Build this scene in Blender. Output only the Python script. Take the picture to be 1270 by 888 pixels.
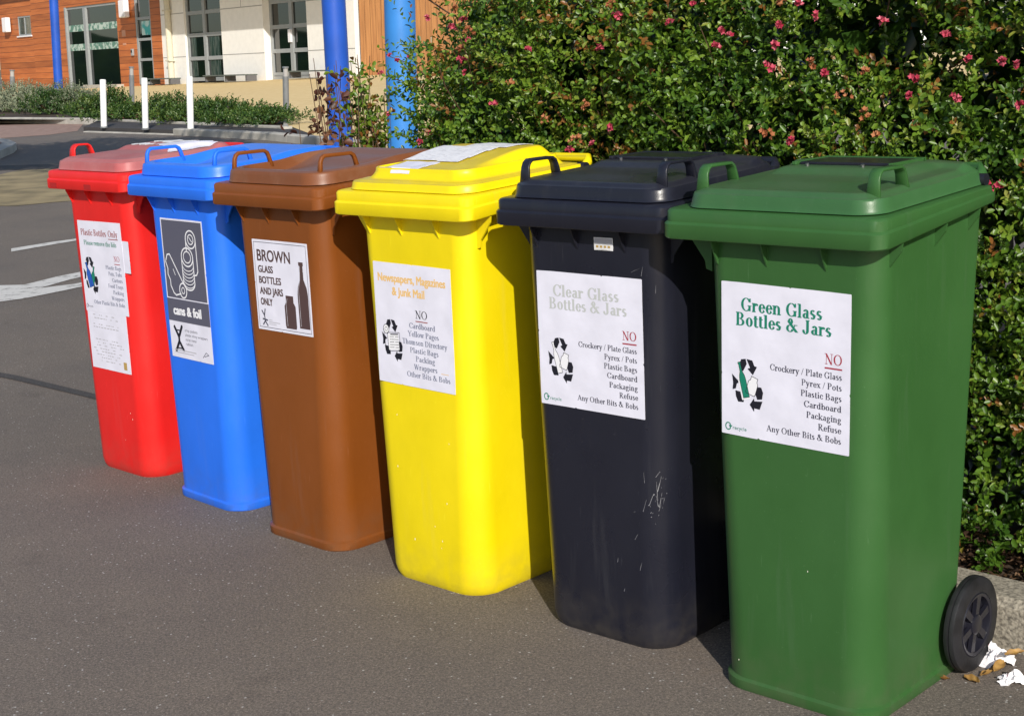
import bpy, math, random
import numpy as np
from mathutils import Vector, Matrix, noise
random.seed(7); RNG = np.random.default_rng(11)
S = bpy.context.scene
for o in list(bpy.data.objects): bpy.data.objects.remove(o)

# ------------------------------------------------------------------ camera
CF, CH, PITCH, ROLL = 1861.27, 1.38274, 0.2080823, -0.0496667      # focal length in px of a 1270 px wide picture
CXP, CYP = 635.0, 444.0
_cp, _sp = math.cos(PITCH), math.sin(PITCH)
FW = Vector((0, _cp, -_sp)); UP = Vector((0, _sp, _cp)); RT = Vector((1, 0, 0))
_c, _s = math.cos(ROLL), math.sin(ROLL)
R2 = RT*_c + UP*_s; U2 = -RT*_s + UP*_c
CAMP = Vector((0, 0, CH))
cam = bpy.data.objects.new('camera', bpy.data.cameras.new('camera'))
S.collection.objects.link(cam); S.camera = cam
cam.matrix_world = Matrix(((R2.x, U2.x, -FW.x, 0), (R2.y, U2.y, -FW.y, 0), (R2.z, U2.z, -FW.z, CH), (0, 0, 0, 1)))
cam.data.sensor_fit = 'HORIZONTAL'; cam.data.sensor_width = 36.0
cam.data.lens = 36.0*CF/1270.0
cam.data.clip_start = 0.05; cam.data.clip_end = 2000

# ------------------------------------------------------------------ sky and sun
SUN_AZ_TRAVEL, SUN_EL = math.radians(100.0), math.radians(29.0)      # direction the light travels in plan, elevation
W = bpy.data.worlds.new('World'); S.world = W; W.use_nodes = True
nt = W.node_tree; bg = nt.nodes['Background']
sky = nt.nodes.new('ShaderNodeTexSky'); sky.sky_type = 'NISHITA'; sky.sun_disc = False
sdir = Vector((-math.cos(SUN_AZ_TRAVEL)*math.cos(SUN_EL), -math.sin(SUN_AZ_TRAVEL)*math.cos(SUN_EL), math.sin(SUN_EL)))
sky.sun_elevation = SUN_EL; sky.sun_rotation = math.atan2(sdir.x, sdir.y)
nt.links.new(sky.outputs[0], bg.inputs[0]); bg.inputs[1].default_value = 0.13
sl = bpy.data.lights.new('sun', 'SUN'); sl.energy = 4.6; sl.angle = math.radians(0.5); sl.color = (1.0, 0.945, 0.85)
sun = bpy.data.objects.new('sun', sl); S.collection.objects.link(sun)
sun.rotation_euler = (-sdir).to_track_quat('-Z', 'Y').to_euler()
S.view_settings.view_transform = 'Standard'; S.view_settings.look = 'None'
S.view_settings.gamma = 1; S.view_settings.use_curve_mapping = False
S.view_settings.exposure = -0.05

# ------------------------------------------------------------------ helpers
def ray(x, y): return FW + R2*((x-CXP)/CF) + U2*((CYP-y)/CF)
def gnd(x, y, z=0.0):
    d = ray(x, y); t = (z-CH)/d.z; p = CAMP + d*t; return Vector((p.x, p.y, z))
def link(o, parent=None):
    S.collection.objects.link(o)
    if parent is not None: o.parent = parent
    return o
def tag(o, label=None, cat=None, group=None, kind=None):
    if label: o['label'] = label
    if cat: o['category'] = cat
    if group: o['group'] = group
    if kind: o['kind'] = kind
    return o
def empty(name, loc=(0, 0, 0), rz=0.0, mat=None):
    o = bpy.data.objects.new(name, None); link(o)
    o.empty_display_size = 0.1
    if mat is not None: o.matrix_world = mat
    else: o.location = loc; o.rotation_euler = (0, 0, rz)
    return o
class MB:
    def __init__(s): s.v = []; s.f = []; s.m = []
    def add(s, verts, faces, mi=0):
        b = len(s.v); s.v += [tuple(v) for v in verts]; s.f += [tuple(b+i for i in f) for f in faces]; s.m += [mi]*len(faces); return s
    def box(s, x0, x1, y0, y1, z0, z1, mi=0, M=None):
        v = [Vector((x, y, z)) for z in (z0, z1) for y in (y0, y1) for x in (x0, x1)]
        if M is not None: v = [M @ p for p in v]
        return s.add(v, [(0, 2, 3, 1), (4, 5, 7, 6), (0, 1, 5, 4), (2, 6, 7, 3), (0, 4, 6, 2), (1, 3, 7, 5)], mi)
    def quad(s, a, b, c, d, mi=0): return s.add([a, b, c, d], [(0, 1, 2, 3)], mi)
    def prism(s, poly, z0, z1, mi=0):
        n = len(poly); v = [(p[0], p[1], z0) for p in poly]+[(p[0], p[1], z1) for p in poly]
        f = [tuple(reversed(range(n))), tuple(range(n, 2*n))]+[(i, (i+1) % n, n+(i+1) % n, n+i) for i in range(n)]
        return s.add(v, f, mi)
    def loft(s, rings, cap0=False, cap1=False, closed=True, mi=0):
        n = len(rings[0]); v = [p for r in rings for p in r]; f = []
        for k in range(len(rings)-1):
            for i in range(n if closed else n-1):
                j = (i+1) % n; f.append((k*n+i, k*n+j, (k+1)*n+j, (k+1)*n+i))
        if cap0: f.append(tuple(reversed(range(n))))
        if cap1: f.append(tuple((len(rings)-1)*n+i for i in range(n)))
        return s.add(v, f, mi)
    def tube(s, path, r, n=10, cap=True, mi=0, flat=1.0):
        path = [Vector(p) for p in path]; rings = []
        rs = r if isinstance(r, (list, tuple)) else [r]*len(path)
        ref = Vector((0, 0, 1))
        for k, p in enumerate(path):
            d = (path[min(k+1, len(path)-1)]-path[max(k-1, 0)]).normalized()
            a = d.cross(ref)
            if a.length < 0.1: a = d.cross(Vector((1, 0, 0)))
            a.normalize(); b = a.cross(d).normalized()
            rings.append([p+a*(rs[k]*math.cos(2*math.pi*i/n))+b*(rs[k]*flat*math.sin(2*math.pi*i/n)) for i in range(n)])
        return s.loft(rings, cap, cap, mi=mi)
    def build(s, name, mats, parent=None, smooth=None, bevel=0.0, bseg=2):
        me = bpy.data.meshes.new(name); me.from_pydata(s.v, [], s.f)
        if not isinstance(mats, (list, tuple)): mats = [mats]
        for m in mats: me.materials.append(m)
        if len(mats) > 1: me.polygons.foreach_set('material_index', s.m)
        me.update()
        import bmesh
        bm = bmesh.new(); bm.from_mesh(me); bmesh.ops.recalc_face_normals(bm, faces=bm.faces)
        if bevel > 0:
            bmesh.ops.remove_doubles(bm, verts=bm.verts, dist=1e-6)
            eds = [e for e in bm.edges if len(e.link_faces) == 2 and e.calc_face_angle(0) > 0.6]
            bmesh.ops.bevel(bm, geom=eds, offset=bevel, segments=bseg, affect='EDGES', profile=0.5)
        bm.to_mesh(me); bm.free()
        if smooth is not None:
            me.polygons.foreach_set('use_smooth', [True]*len(me.polygons))
            me.set_sharp_from_angle(angle=math.radians(smooth))
        return link(bpy.data.objects.new(name, me), parent)
def rrect(x0, x1, y0, y1, r, n=8):
    P = []
    rr = r if isinstance(r, (list, tuple)) else [r]*4
    for (sx, sy, a, q) in ((x0, y0, 180, rr[0]), (x1, y0, 270, rr[1]), (x1, y1, 0, rr[2]), (x0, y1, 90, rr[3])):
        cx = sx+q if sx == x0 else sx-q; cy = sy+q if sy == y0 else sy-q
        for k in range(n):
            t = math.radians(a+90*k/(n-1)); P.append((cx+q*math.cos(t), cy+q*math.sin(t)))
    return P

# ------------------------------------------------------------------ materials
def mat(name, col, rough=0.6, var=0.0, vscale=8.0, bump=0.0, bscale=200.0, metal=0.0, spec=0.5, col2=None, mixs=None, stretch=None, coat=0.0, trans=0.0):
    m = bpy.data.materials.new(name); m.use_nodes = True; n = m.node_tree.nodes; L = m.node_tree.links
    p = n['Principled BSDF']; p.inputs['Roughness'].default_value = rough; p.inputs['Metallic'].default_value = metal
    p.inputs['Specular IOR Level'].default_value = spec
    p.inputs['Base Color'].default_value = (*col, 1)
    if coat: p.inputs['Coat Weight'].default_value = coat
    tc = n.new('ShaderNodeTexCoord'); src = tc.outputs['Object']
    if stretch:
        mp = n.new('ShaderNodeMapping'); mp.inputs['Scale'].default_value = stretch; L.new(src, mp.inputs[0]); src2 = mp.outputs[0]
    else: src2 = src
    if var or col2:
        nz = n.new('ShaderNodeTexNoise'); nz.inputs['Scale'].default_value = vscale; nz.inputs['Detail'].default_value = 6
        L.new(src2, nz.inputs['Vector'])
        cr = n.new('ShaderNodeValToRGB'); L.new(nz.outputs['Fac'], cr.inputs[0])
        a = col; b = col2 if col2 else tuple(min(1, c*(1+var)) for c in col)
        if not col2: a = tuple(c*(1-var) for c in col)
        lo, hi = mixs if mixs else (0.35, 0.65)
        cr.color_ramp.elements[0].position = lo; cr.color_ramp.elements[1].position = hi
        cr.color_ramp.elements[0].color = (*a, 1); cr.color_ramp.elements[1].color = (*b, 1)
        L.new(cr.outputs[0], p.inputs['Base Color'])
    if bump:
        nb = n.new('ShaderNodeTexNoise'); nb.inputs['Scale'].default_value = bscale; nb.inputs['Detail'].default_value = 3
        L.new(src, nb.inputs['Vector']); bp = n.new('ShaderNodeBump'); bp.inputs['Strength'].default_value = bump
        bp.inputs['Distance'].default_value = 0.002; L.new(nb.outputs['Fac'], bp.inputs['Height']); L.new(bp.outputs[0], p.inputs['Normal'])
    return m
def scaled_(n, L, fac, k):
    q = n.new('ShaderNodeMath'); q.operation = 'MULTIPLY'; L.new(fac, q.inputs[0]); q.inputs[1].default_value = k; return q.outputs[0]
def plastic(name, col, rough=0.42, fade=None, fade_pos=(0.45, 0.75), scuff=0.35, spec=0.4, dust=None):
    """bin plastic: slightly mottled, long vertical wear marks, fine scratches, grainy moulded skin, dirt near the foot"""
    m = bpy.data.materials.new(name); m.use_nodes = True; n = m.node_tree.nodes; L = m.node_tree.links
    p = n['Principled BSDF']; p.inputs['Specular IOR Level'].default_value = spec
    tc = n.new('ShaderNodeTexCoord')
    def nz(scale, detail, st=(1, 1, 1), rgh=0.5):
        mp = n.new('ShaderNodeMapping'); mp.inputs['Scale'].default_value = st; L.new(tc.outputs['Object'], mp.inputs[0])
        t = n.new('ShaderNodeTexNoise'); t.inputs['Scale'].default_value = scale; t.inputs['Detail'].default_value = detail
        t.inputs['Roughness'].default_value = rgh; L.new(mp.outputs[0], t.inputs['Vector']); return t.outputs['Fac']
    def ramp(fac, a, b, ca=(0, 0, 0), cb=(1, 1, 1)):
        r = n.new('ShaderNodeValToRGB'); L.new(fac, r.inputs[0]); r.color_ramp.elements[0].position = a; r.color_ramp.elements[1].position = b
        r.color_ramp.elements[0].color = (*ca, 1); r.color_ramp.elements[1].color = (*cb, 1); return r.outputs[0]
    def mix(fac, a, b):
        x = n.new('ShaderNodeMix'); x.data_type = 'RGBA'
        if hasattr(fac, 'links'): L.new(fac, x.inputs[0])
        else: x.inputs[0].default_value = fac
        for s_, v in ((x.inputs[6], a), (x.inputs[7], b)):
            if hasattr(v, 'links'): L.new(v, s_)
            else: s_.default_value = (*v, 1)
        return x.outputs[2]
    base = ramp(nz(3.0, 6, (1, 1, .6), .6), 0.3, 0.7, tuple(c*0.86 for c in col), tuple(min(1, c*1.06+.004) for c in col))
    base = mix(scaled_(n, L, ramp(nz(9, 4, (2.5, 2.5, .22), .6), .58, .80), .34), base, tuple(min(1, c*.8+.06) for c in col))
    if fade: base = mix(ramp(nz(2.2, 6, (1, 1, 1), 0.65), *fade_pos), base, fade)
    dirt = tuple(0.55*c+0.45*d for c, d in zip(col, (0.11, 0.095, 0.07)))
    def scaled(fac, k):
        q = n.new('ShaderNodeMath'); q.operation = 'MULTIPLY'; L.new(fac, q.inputs[0]); q.inputs[1].default_value = k; return q.outputs[0]
    base = mix(scaled(ramp(nz(7, 8, (1, 1, 0.25), 0.7), 0.55, 0.78), scuff), base, dirt)
    scr = ramp(nz(16, 3, (9, 9, 0.7), 0.6), 0.70, 0.74)
    light = tuple(min(1, c*1.25+0.05) for c in col)
    base = mix(scaled(scr, 0.35*scuff/0.35), base, light)
    spk = ramp(nz(160, 2), 0.72, 0.76)
    base = mix(scaled(spk, 0.35), base, light)
    # splashed grime just above the ground
    sx = n.new('ShaderNodeSeparateXYZ'); L.new(tc.outputs['Object'], sx.inputs[0])
    mr = n.new('ShaderNodeMapRange'); L.new(sx.outputs['Z'], mr.inputs[0]); mr.inputs[1].default_value = 0.0; mr.inputs[2].default_value = 0.14; mr.inputs[3].default_value = 0.60; mr.inputs[4].default_value = 0.0
    gm = n.new('ShaderNodeMath'); gm.operation = 'MULTIPLY'; L.new(mr.outputs[0], gm.inputs[0]); L.new(ramp(nz(22, 6), 0.35, 0.65), gm.inputs[1])
    base = mix(gm.outputs[0], base, dirt)
    if dust:
        ge = n.new('ShaderNodeNewGeometry'); sz = n.new('ShaderNodeSeparateXYZ'); L.new(ge.outputs['Normal'], sz.inputs[0])
        dm = n.new('ShaderNodeMapRange'); L.new(sz.outputs['Z'], dm.inputs[0]); dm.inputs[1].default_value = .80; dm.inputs[2].default_value = .99; dm.inputs[3].default_value = 0; dm.inputs[4].default_value = dust[1]
        d2 = n.new('ShaderNodeMath'); d2.operation = 'MULTIPLY'; L.new(dm.outputs[0], d2.inputs[0]); L.new(ramp(nz(6, 7, (1, 1, 1), .65), .2, .62), d2.inputs[1])
        base = mix(d2.outputs[0], base, dust[0])
    L.new(base, p.inputs['Base Color'])
    rr = n.new('ShaderNodeMapRange'); L.new(nz(6, 6), rr.inputs[0]); rr.inputs[1].default_value = 0.3; rr.inputs[2].default_value = 0.7
    rr.inputs[3].default_value = rough-0.06; rr.inputs[4].default_value = rough+0.1; L.new(rr.outputs[0], p.inputs['Roughness'])
    bp = n.new('ShaderNodeBump'); bp.inputs['Strength'].default_value = 0.25; bp.inputs['Distance'].default_value = 0.0006
    L.new(nz(420, 2), bp.inputs['Height'])
    b2 = n.new('ShaderNodeBump'); b2.inputs['Strength'].default_value = 0.35; b2.inputs['Distance'].default_value = 0.004
    L.new(nz(5, 2), b2.inputs['Height']); L.new(bp.outputs[0], b2.inputs['Normal']); L.new(b2.outputs[0], p.inputs['Normal'])
    return m
def ink(name, col): return mat(name, col, 0.7, spec=.25)

M = {}
M['paper'] = mat('paper', (0.75, 0.745, 0.86), 0.42, var=0.05, vscale=14, bump=0.6, bscale=16)
M['paper_old'] = mat('paper_old', (0.62, 0.61, 0.60), 0.6, col2=(0.85, 0.85, 0.88), vscale=25, mixs=(0.3, 0.6))
M['ink_black'] = ink('ink_black', (0.012, 0.012, 0.02)); M['ink_green'] = ink('ink_green', (0.01, 0.20, 0.13))
M['ink_red'] = ink('ink_red', (0.35, 0.02, 0.04)); M['ink_grey'] = ink('ink_grey', (0.50, 0.52, 0.52))
M['ink_dark'] = ink('ink_dark', (0.06, 0.06, 0.09)); M['ink_orange'] = ink('ink_orange', (0.78, 0.50, 0.19))
M['ink_blue'] = ink('ink_blue', (0.02, 0.10, 0.45)); M['ink_slate'] = ink('ink_slate', (0.10, 0.10, 0.14))
M['ink_brownred'] = ink('ink_brownred', (0.30, 0.06, 0.06)); M['ink_white'] = ink('ink_white', (0.8, 0.8, 0.84))
M['ink_umber'] = ink('ink_umber', (0.085, 0.05, 0.05)); M['ink_faint'] = ink('ink_faint', (0.45, 0.44, 0.48))
M['ink_gold'] = ink('ink_gold', (0.45, 0.30, 0.10)); M['ink_outline'] = ink('ink_outline', (0.012, 0.012, 0.021)); M['ink_bluegrey'] = ink('ink_bluegrey', (0.16, 0.18, 0.27))
M['rubber'] = mat('rubber', (0.013, 0.013, 0.016), 0.55, var=0.35, vscale=30, bump=0.3, bscale=120)
M['hub'] = mat('hub_plastic', (0.014, 0.014, 0.022), 0.28, var=0.2, vscale=20)
M['dark_gap'] = mat('dark_gap', (0.01, 0.01, 0.012), 0.7)
M['steel'] = mat('steel', (0.35, 0.35, 0.36), 0.35, metal=0.9)

# ------------------------------------------------------------------ printing: a small serif alphabet drawn as shapes
TH, HR, XH = 0.155, 0.06, 0.66
def Vs(x, y0=0, y1=1, w=TH): return [('v', x, y0, y1, w)]
def sf(*pts): return [('h', x-0.13, x+0.13, y+(HR/2 if y < 0.3 else -HR/2), HR) for x, y in pts]
def hl(x, y): return [('h', x-0.14, x+0.05, y-HR/2, HR)]
Q = 0.5
GL = {
 'A': (0.76, [('l', .1, 0, .38, 1, HR*1.2), ('l', .36, 1, .66, 0, TH), ('h', .2, .52, .33, HR)]+sf((.1, 0), (.66, 0))),
 'B': (0.70, Vs(.17)+[('a', .32, .755, .25, .245, -90, 90), ('a', .32, .27, .31, .27, -90, 90), ('h', .04, .34, .97, HR), ('h', .17, .34, .53, HR), ('h', .04, .34, .03, HR)]),
 'C': (0.74, [('a', .41, .5, .36, .5, 42, 318), ('v', .68, .68, .97, HR*1.3)]),
 'D': (0.78, Vs(.17)+[('a', .32, .5, .40, .5, -90, 90), ('h', .04, .34, .97, HR), ('h', .04, .34, .03, HR)]),
 'F': (0.64, Vs(.17)+[('h', .04, .58, .97, HR), ('h', .17, .44, .51, HR), ('v', .57, .78, .97, HR), ('v', .43, .42, .60, HR)]+sf((.17, 0))),
 'G': (0.80, [('a', .41, .5, .36, .5, 42, 318), ('v', .68, .68, .97, HR*1.3), ('v', .64, .04, .42, TH), ('h', .5, .78, .42, HR)]),
 'J': (0.52, Vs(.32, .18, 1)+sf((.32, 1))+[('a', .19, .19, .205, .21, 180, 360), ('d', .06, .22, .08)]),
 'M': (0.96, [('v', .14, 0, 1, HR), ('l', .13, 1, .46, .02, TH), ('l', .46, .02, .76, 1, HR)]+Vs(.80)+sf((.14, 0), (.80, 0), (.80, 1))+hl(.14, 1)),
 'N': (0.80, [('v', .15, 0, 1, HR), ('l', .13, 1, .63, .0, TH), ('v', .65, 0, 1, HR)]+sf((.15, 0), (.65, 1))+hl(.12, 1)),
 'O': (0.82, [('a', .41, .5, .38, .5, 0, 360)]),
 'P': (0.64, Vs(.17)+[('a', .3, .735, .29, .265, -90, 90), ('h', .04, .32, .97, HR), ('h', .17, .32, .50, HR)]+sf((.17, 0))),
 'R': (0.74, Vs(.17)+[('a', .3, .75, .28, .25, -90, 90), ('h', .04, .32, .97, HR), ('h', .17, .32, .53, HR), ('l', .32, .52, .62, 0, TH)]+sf((.17, 0), (.64, 0))),
 'T': (0.70, Vs(.35)+[('h', .05, .65, .97, HR), ('v', .07, .76, .97, HR), ('v', .63, .76, .97, HR)]+sf((.35, 0))),
 'Y': (0.74, [('l', .1, 1, .37, .45, TH), ('l', .66, 1, .39, .45, HR), ('v', .37, 0, .5, TH)]+sf((.37, 0), (.12, 1), (.64, 1))),
 'W': (0.98, [('l', .09, 1, .3, 0, TH), ('l', .3, 0, .48, 1, HR), ('l', .43, 1, .66, 0, TH), ('l', .66, 0, .86, 1, HR)]+sf((.11, 1), (.46, 1), (.85, 1))),
 'a': (0.50, [('v', .36, .04, .50, TH*.9), ('a', .255, .47, .18, .19, 0, 165), ('a', .235, .19, .2, .2, 0, 360), ('h', .36, .49, .035, HR)]),
 'b': (0.56, Vs(.14)+hl(.14, 1)+[('a', .31, .33, .23, .345, 0, 360)]),
 'c': (0.47, [('a', .27, .33, .24, .345, 50, 315), ('d', .4, .5, .07)]),
 'd': (0.58, Vs(.42)+hl(.38, 1)+[('a', .26, .33, .23, .345, 0, 360), ('h', .42, .55, .03, HR)]),
 'e': (0.49, [('a', .265, .33, .235, .345, 0, 318), ('h', .1, .46, .36, HR)]),
 'f': (0.36, Vs(.17, 0, .84)+[('a', .30, .83, .20, .19, 25, 180), ('h', .03, .34, XH-.03, HR)]+sf((.17, 0))),
 'g': (0.52, [('a', .24, .43, .2, .24, 0, 360), ('a', .25, -.12, .23, .18, 0, 360), ('l', .12, .24, .14, .0, HR*1.5), ('h', .34, .5, .62, HR)]),
 'h': (0.60, Vs(.14)+hl(.14, 1)+[('a', .3, .46, .21, .22, 0, 160), ('v', .435, 0, .47, TH)]+sf((.14, 0), (.44, 0))),
 'i': (0.31, Vs(.155, 0, XH)+hl(.155, XH)+sf((.155, 0))+[('d', .155, .88, .09)]),
 'k': (0.58, Vs(.14)+hl(.14, 1)+[('l', .2, .28, .45, .63, HR), ('l', .27, .4, .5, 0, TH)]+sf((.14, 0), (.5, 0), (.45, XH))),
 'l': (0.31, Vs(.155)+hl(.155, 1)+sf((.155, 0))),
 'm': (0.88, Vs(.14, 0, XH)+hl(.14, XH)+[('a', .285, .46, .2, .22, 0, 160), ('v', .41, 0, .47, TH), ('a', .56, .46, .2, .22, 0, 160), ('v', .69, 0, .47, TH)]+sf((.14, 0), (.41, 0), (.69, 0))),
 'n': (0.60, Vs(.14, 0, XH)+hl(.14, XH)+[('a', .3, .46, .21, .22, 0, 160), ('v', .435, 0, .47, TH)]+sf((.14, 0), (.44, 0))),
 'o': (0.53, [('a', .265, .33, .24, .345, 0, 360)]),
 'p': (0.57, Vs(.14, -.3, XH)+hl(.14, XH)+sf((.14, -.3))+[('a', .31, .33, .24, .345, 0, 360)]),
 'r': (0.44, Vs(.14, 0, XH)+hl(.14, XH)+sf((.14, 0))+[('a', .3, .44, .18, .22, 60, 165), ('d', .36, .56, .08)]),
 's': (0.42, [('a', .205, .49, .165, .18, 35, 270), ('a', .205, .17, .175, .18, -145, 95), ('l', .1, .42, .32, .25, TH*.9)]),
 't': (0.35, Vs(.155, .08, .84)+[('a', .24, .12, .16, .14, 190, 330), ('h', .03, .31, XH-.03, HR)]),
 'u': (0.60, Vs(.14, .15, XH)+hl(.14, XH)+[('a', .29, .2, .215, .22, 180, 350), ('v', .435, 0, XH, TH), ('h', .33, .44, XH-.03, HR), ('h', .43, .55, .03, HR)]),
 'v': (0.54, [('l', .1, XH, .27, 0, TH), ('l', .44, XH, .28, 0, HR)]+sf((.11, XH), (.43, XH))),
 'w': (0.78, [('l', .1, XH, .24, 0, TH*.9), ('l', .24, 0, .38, XH, HR), ('l', .36, XH, .52, 0, TH*.9), ('l', .52, 0, .67, XH, HR)]+sf((.1, XH), (.37, XH), (.67, XH))),
 'x': (0.54, [('l', .1, XH, .42, 0, TH), ('l', .42, XH, .1, 0, HR)]+sf((.1, 0), (.42, 0), (.11, XH), (.42, XH))),
 'y': (0.54, [('l', .1, XH, .28, 0, TH), ('l', .44, XH, .18, -.3, HR*1.3), ('d', .13, -.24, .08)]+sf((.11, XH), (.43, XH))),
 '&': (0.86, [('a', .33, .77, .17, .23, 0, 360), ('a', .30, .26, .26, .27, 60, 340), ('l', .2, .78, .74, .02, TH), ('l', .64, .55, .48, .12, HR)]+sf((.66, .56),)),
 '/': (0.34, [('l', .02, -.02, .3, 1, HR)]), ',': (0.26, [('d', .12, .06, .085), ('l', .15, .06, .08, -.16, HR)]), '.': (0.26, [('d', .12, .06, .085)]), ' ': (0.27, []),
}
class Print:
    """ink laid out on a sheet w x h metres; shapes are rastered and merged into flat quads"""
    CELL = 0.0005
    def __init__(s, w, h, cell=None):
        s.w, s.h = w, h; s.c = cell or Print.CELL
        s.nx, s.ny = int(w/s.c), int(h/s.c); s.layers = {}
        s.X = (np.arange(s.nx)+.5)*s.c; s.Y = (np.arange(s.ny)+.5)*s.c
    def layer(s, k):
        if k not in s.layers: s.layers[k] = np.zeros((s.ny, s.nx), bool)
        return s.layers[k]
    def _reg(s, x0, x1, y0, y1):
        i0 = max(0, int(x0/s.c)-1); i1 = min(s.nx, int(x1/s.c)+2); j0 = max(0, int(y0/s.c)-1); j1 = min(s.ny, int(y1/s.c)+2)
        X, Y = np.meshgrid(s.X[i0:i1], s.Y[j0:j1]); return (slice(j0, j1), slice(i0, i1)), X, Y
    def poly(s, k, pts, val=True):
        xs = [p[0] for p in pts]; ys = [p[1] for p in pts]
        sl_, X, Y = s._reg(min(xs), max(xs), min(ys), max(ys))
        if X.size == 0: return
        ins = np.zeros(X.shape, bool); n = len(pts)
        for i in range(n):
            x0, y0 = pts[i]; x1, y1 = pts[(i+1) % n]
            if y0 == y1: continue
            cnd = ((y0 > Y) != (y1 > Y)) & (X < (x1-x0)*(Y-y0)/(y1-y0)+x0); ins ^= cnd
        m = s.layer(k)
        if val: m[sl_] |= ins
        else:
            for mm in s.layers.values(): mm[sl_] &= ~ins
            m[sl_] &= ~ins
    def rect(s, k, x0, x1, y0, y1, val=True): s.poly(k, [(x0, y0), (x1, y0), (x1, y1), (x0, y1)], val)
    def line(s, k, pts, w):
        for (a, b) in zip(pts[:-1], pts[1:]):
            sl_, X, Y = s._reg(min(a[0], b[0])-w, max(a[0], b[0])+w, min(a[1], b[1])-w, max(a[1], b[1])+w)
            if X.size == 0: continue
            dx, dy = b[0]-a[0], b[1]-a[1]; q = dx*dx+dy*dy+1e-12
            t = np.clip(((X-a[0])*dx+(Y-a[1])*dy)/q, 0, 1)
            s.layer(k)[sl_] |= ((X-a[0]-t*dx)**2+(Y-a[1]-t*dy)**2) < (w/2)**2
    def ell(s, k, cx, cy, rx, ry, w=None, a0=0, a1=360):
        pts = [(cx+rx*math.cos(math.radians(a0+(a1-a0)*i/32)), cy+ry*math.sin(math.radians(a0+(a1-a0)*i/32))) for i in range(33)]
        if w: s.line(k, pts, w)
        else: s.poly(k, pts)
    def text(s, k, txt, x, y, size, width=None, align='l', bold=1.0):
        adv = sum(GL[c][0] for c in txt); xs = (width/(adv*size)) if width else 1.0
        tot = adv*size*xs
        x0 = x if align == 'l' else (x-tot if align == 'r' else x-tot/2)
        m = s.layer(k)
        for ch in txt:
            a, pr = GL[ch]
            for q in pr:
                if q[0] == 'v': bb = (q[1]-q[4]*bold/2, q[1]+q[4]*bold/2, q[2], q[3])
                elif q[0] == 'h': bb = (q[1], q[2], q[3]-q[4]*bold/2, q[3]+q[4]*bold/2)
                elif q[0] == 'l': bb = (min(q[1], q[3])-.12, max(q[1], q[3])+.12, min(q[2], q[4]), max(q[2], q[4]))
                elif q[0] == 'a': bb = (q[1]-q[3], q[1]+q[3], q[2]-q[4], q[2]+q[4])
                else: bb = (q[1]-q[3], q[1]+q[3], q[2]-q[3], q[2]+q[3])
                sl_, X, Y = s._reg(x0+bb[0]*size*xs, x0+bb[1]*size*xs, y+bb[2]*size, y+bb[3]*size)
                if X.size == 0: continue
                gx = (X-x0)/(size*xs); gy = (Y-y)/size
                if q[0] in 'vh': c = (gx >= bb[0]) & (gx <= bb[1]) & (gy >= bb[2]) & (gy <= bb[3])
                elif q[0] == 'l':
                    t = (gy-q[2])/(q[4]-q[2]+1e-9); xc = q[1]+(q[3]-q[1])*t; sh = math.hypot(q[3]-q[1], q[4]-q[2])/max(abs(q[4]-q[2]), .15)
                    c = (np.abs(gx-xc) < q[5]*bold*sh/2) & (t >= 0) & (t <= 1)
                elif q[0] == 'a':
                    dx, dy = gx-q[1], gy-q[2]
                    c = (dx/q[3])**2+(dy/q[4])**2 <= 1
                    ix, iy = max(q[3]-TH*bold, .02), max(q[4]-HR*bold, .02)
                    c &= (dx/ix)**2+(dy/iy)**2 >= 1
                    if q[6]-q[5] < 360:
                        an = np.degrees(np.arctan2(dy, dx)); c &= ((an-q[5]) % 360) <= (q[6]-q[5])
                else: c = (gx-q[1])**2+(gy-q[2])**2 <= q[3]**2
                m[sl_] |= c
            x0 += a*size*xs
        return tot
    def build(s, name, keymats, parent, z=0.0008):
        """one flat mesh; earlier layers are cut away by later ones so nothing overlaps"""
        keys = [k for k in keymats if k in s.layers]; seen = np.zeros((s.ny, s.nx), bool)
        V = []; F = []; MI = []
        for mi in reversed(range(len(keys))):
            m = s.layers[keys[mi]] & ~seen; seen |= m
            active = {}
            def flush(run, j0, j1):
                b = len(V); x0, x1 = run[0]*s.c, run[1]*s.c; y0, y1 = j0*s.c, j1*s.c
                V.extend([(x0, y0, z), (x1, y0, z), (x1, y1, z), (x0, y1, z)]); F.append((b, b+1, b+2, b+3)); MI.append(mi)
            for j in range(s.ny+1):
                runs = set()
                if j < s.ny:
                    row = m[j].astype(np.int8); d = np.diff(np.concatenate(([0], row, [0])))
                    st = np.nonzero(d == 1)[0]; en = np.nonzero(d == -1)[0]; runs = set(zip(st.tolist(), en.tolist()))
                for r_ in list(active):
                    if r_ not in runs: flush(r_, active.pop(r_), j)
                for r_ in runs:
                    if r_ not in active: active[r_] = j
        me = bpy.data.meshes.new(name); me.from_pydata(V, [], F)
        for k in keys: me.materials.append(M[k])
        me.polygons.foreach_set('material_index', MI); me.update()
        return link(bpy.data.objects.new(name, me), parent)
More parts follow.
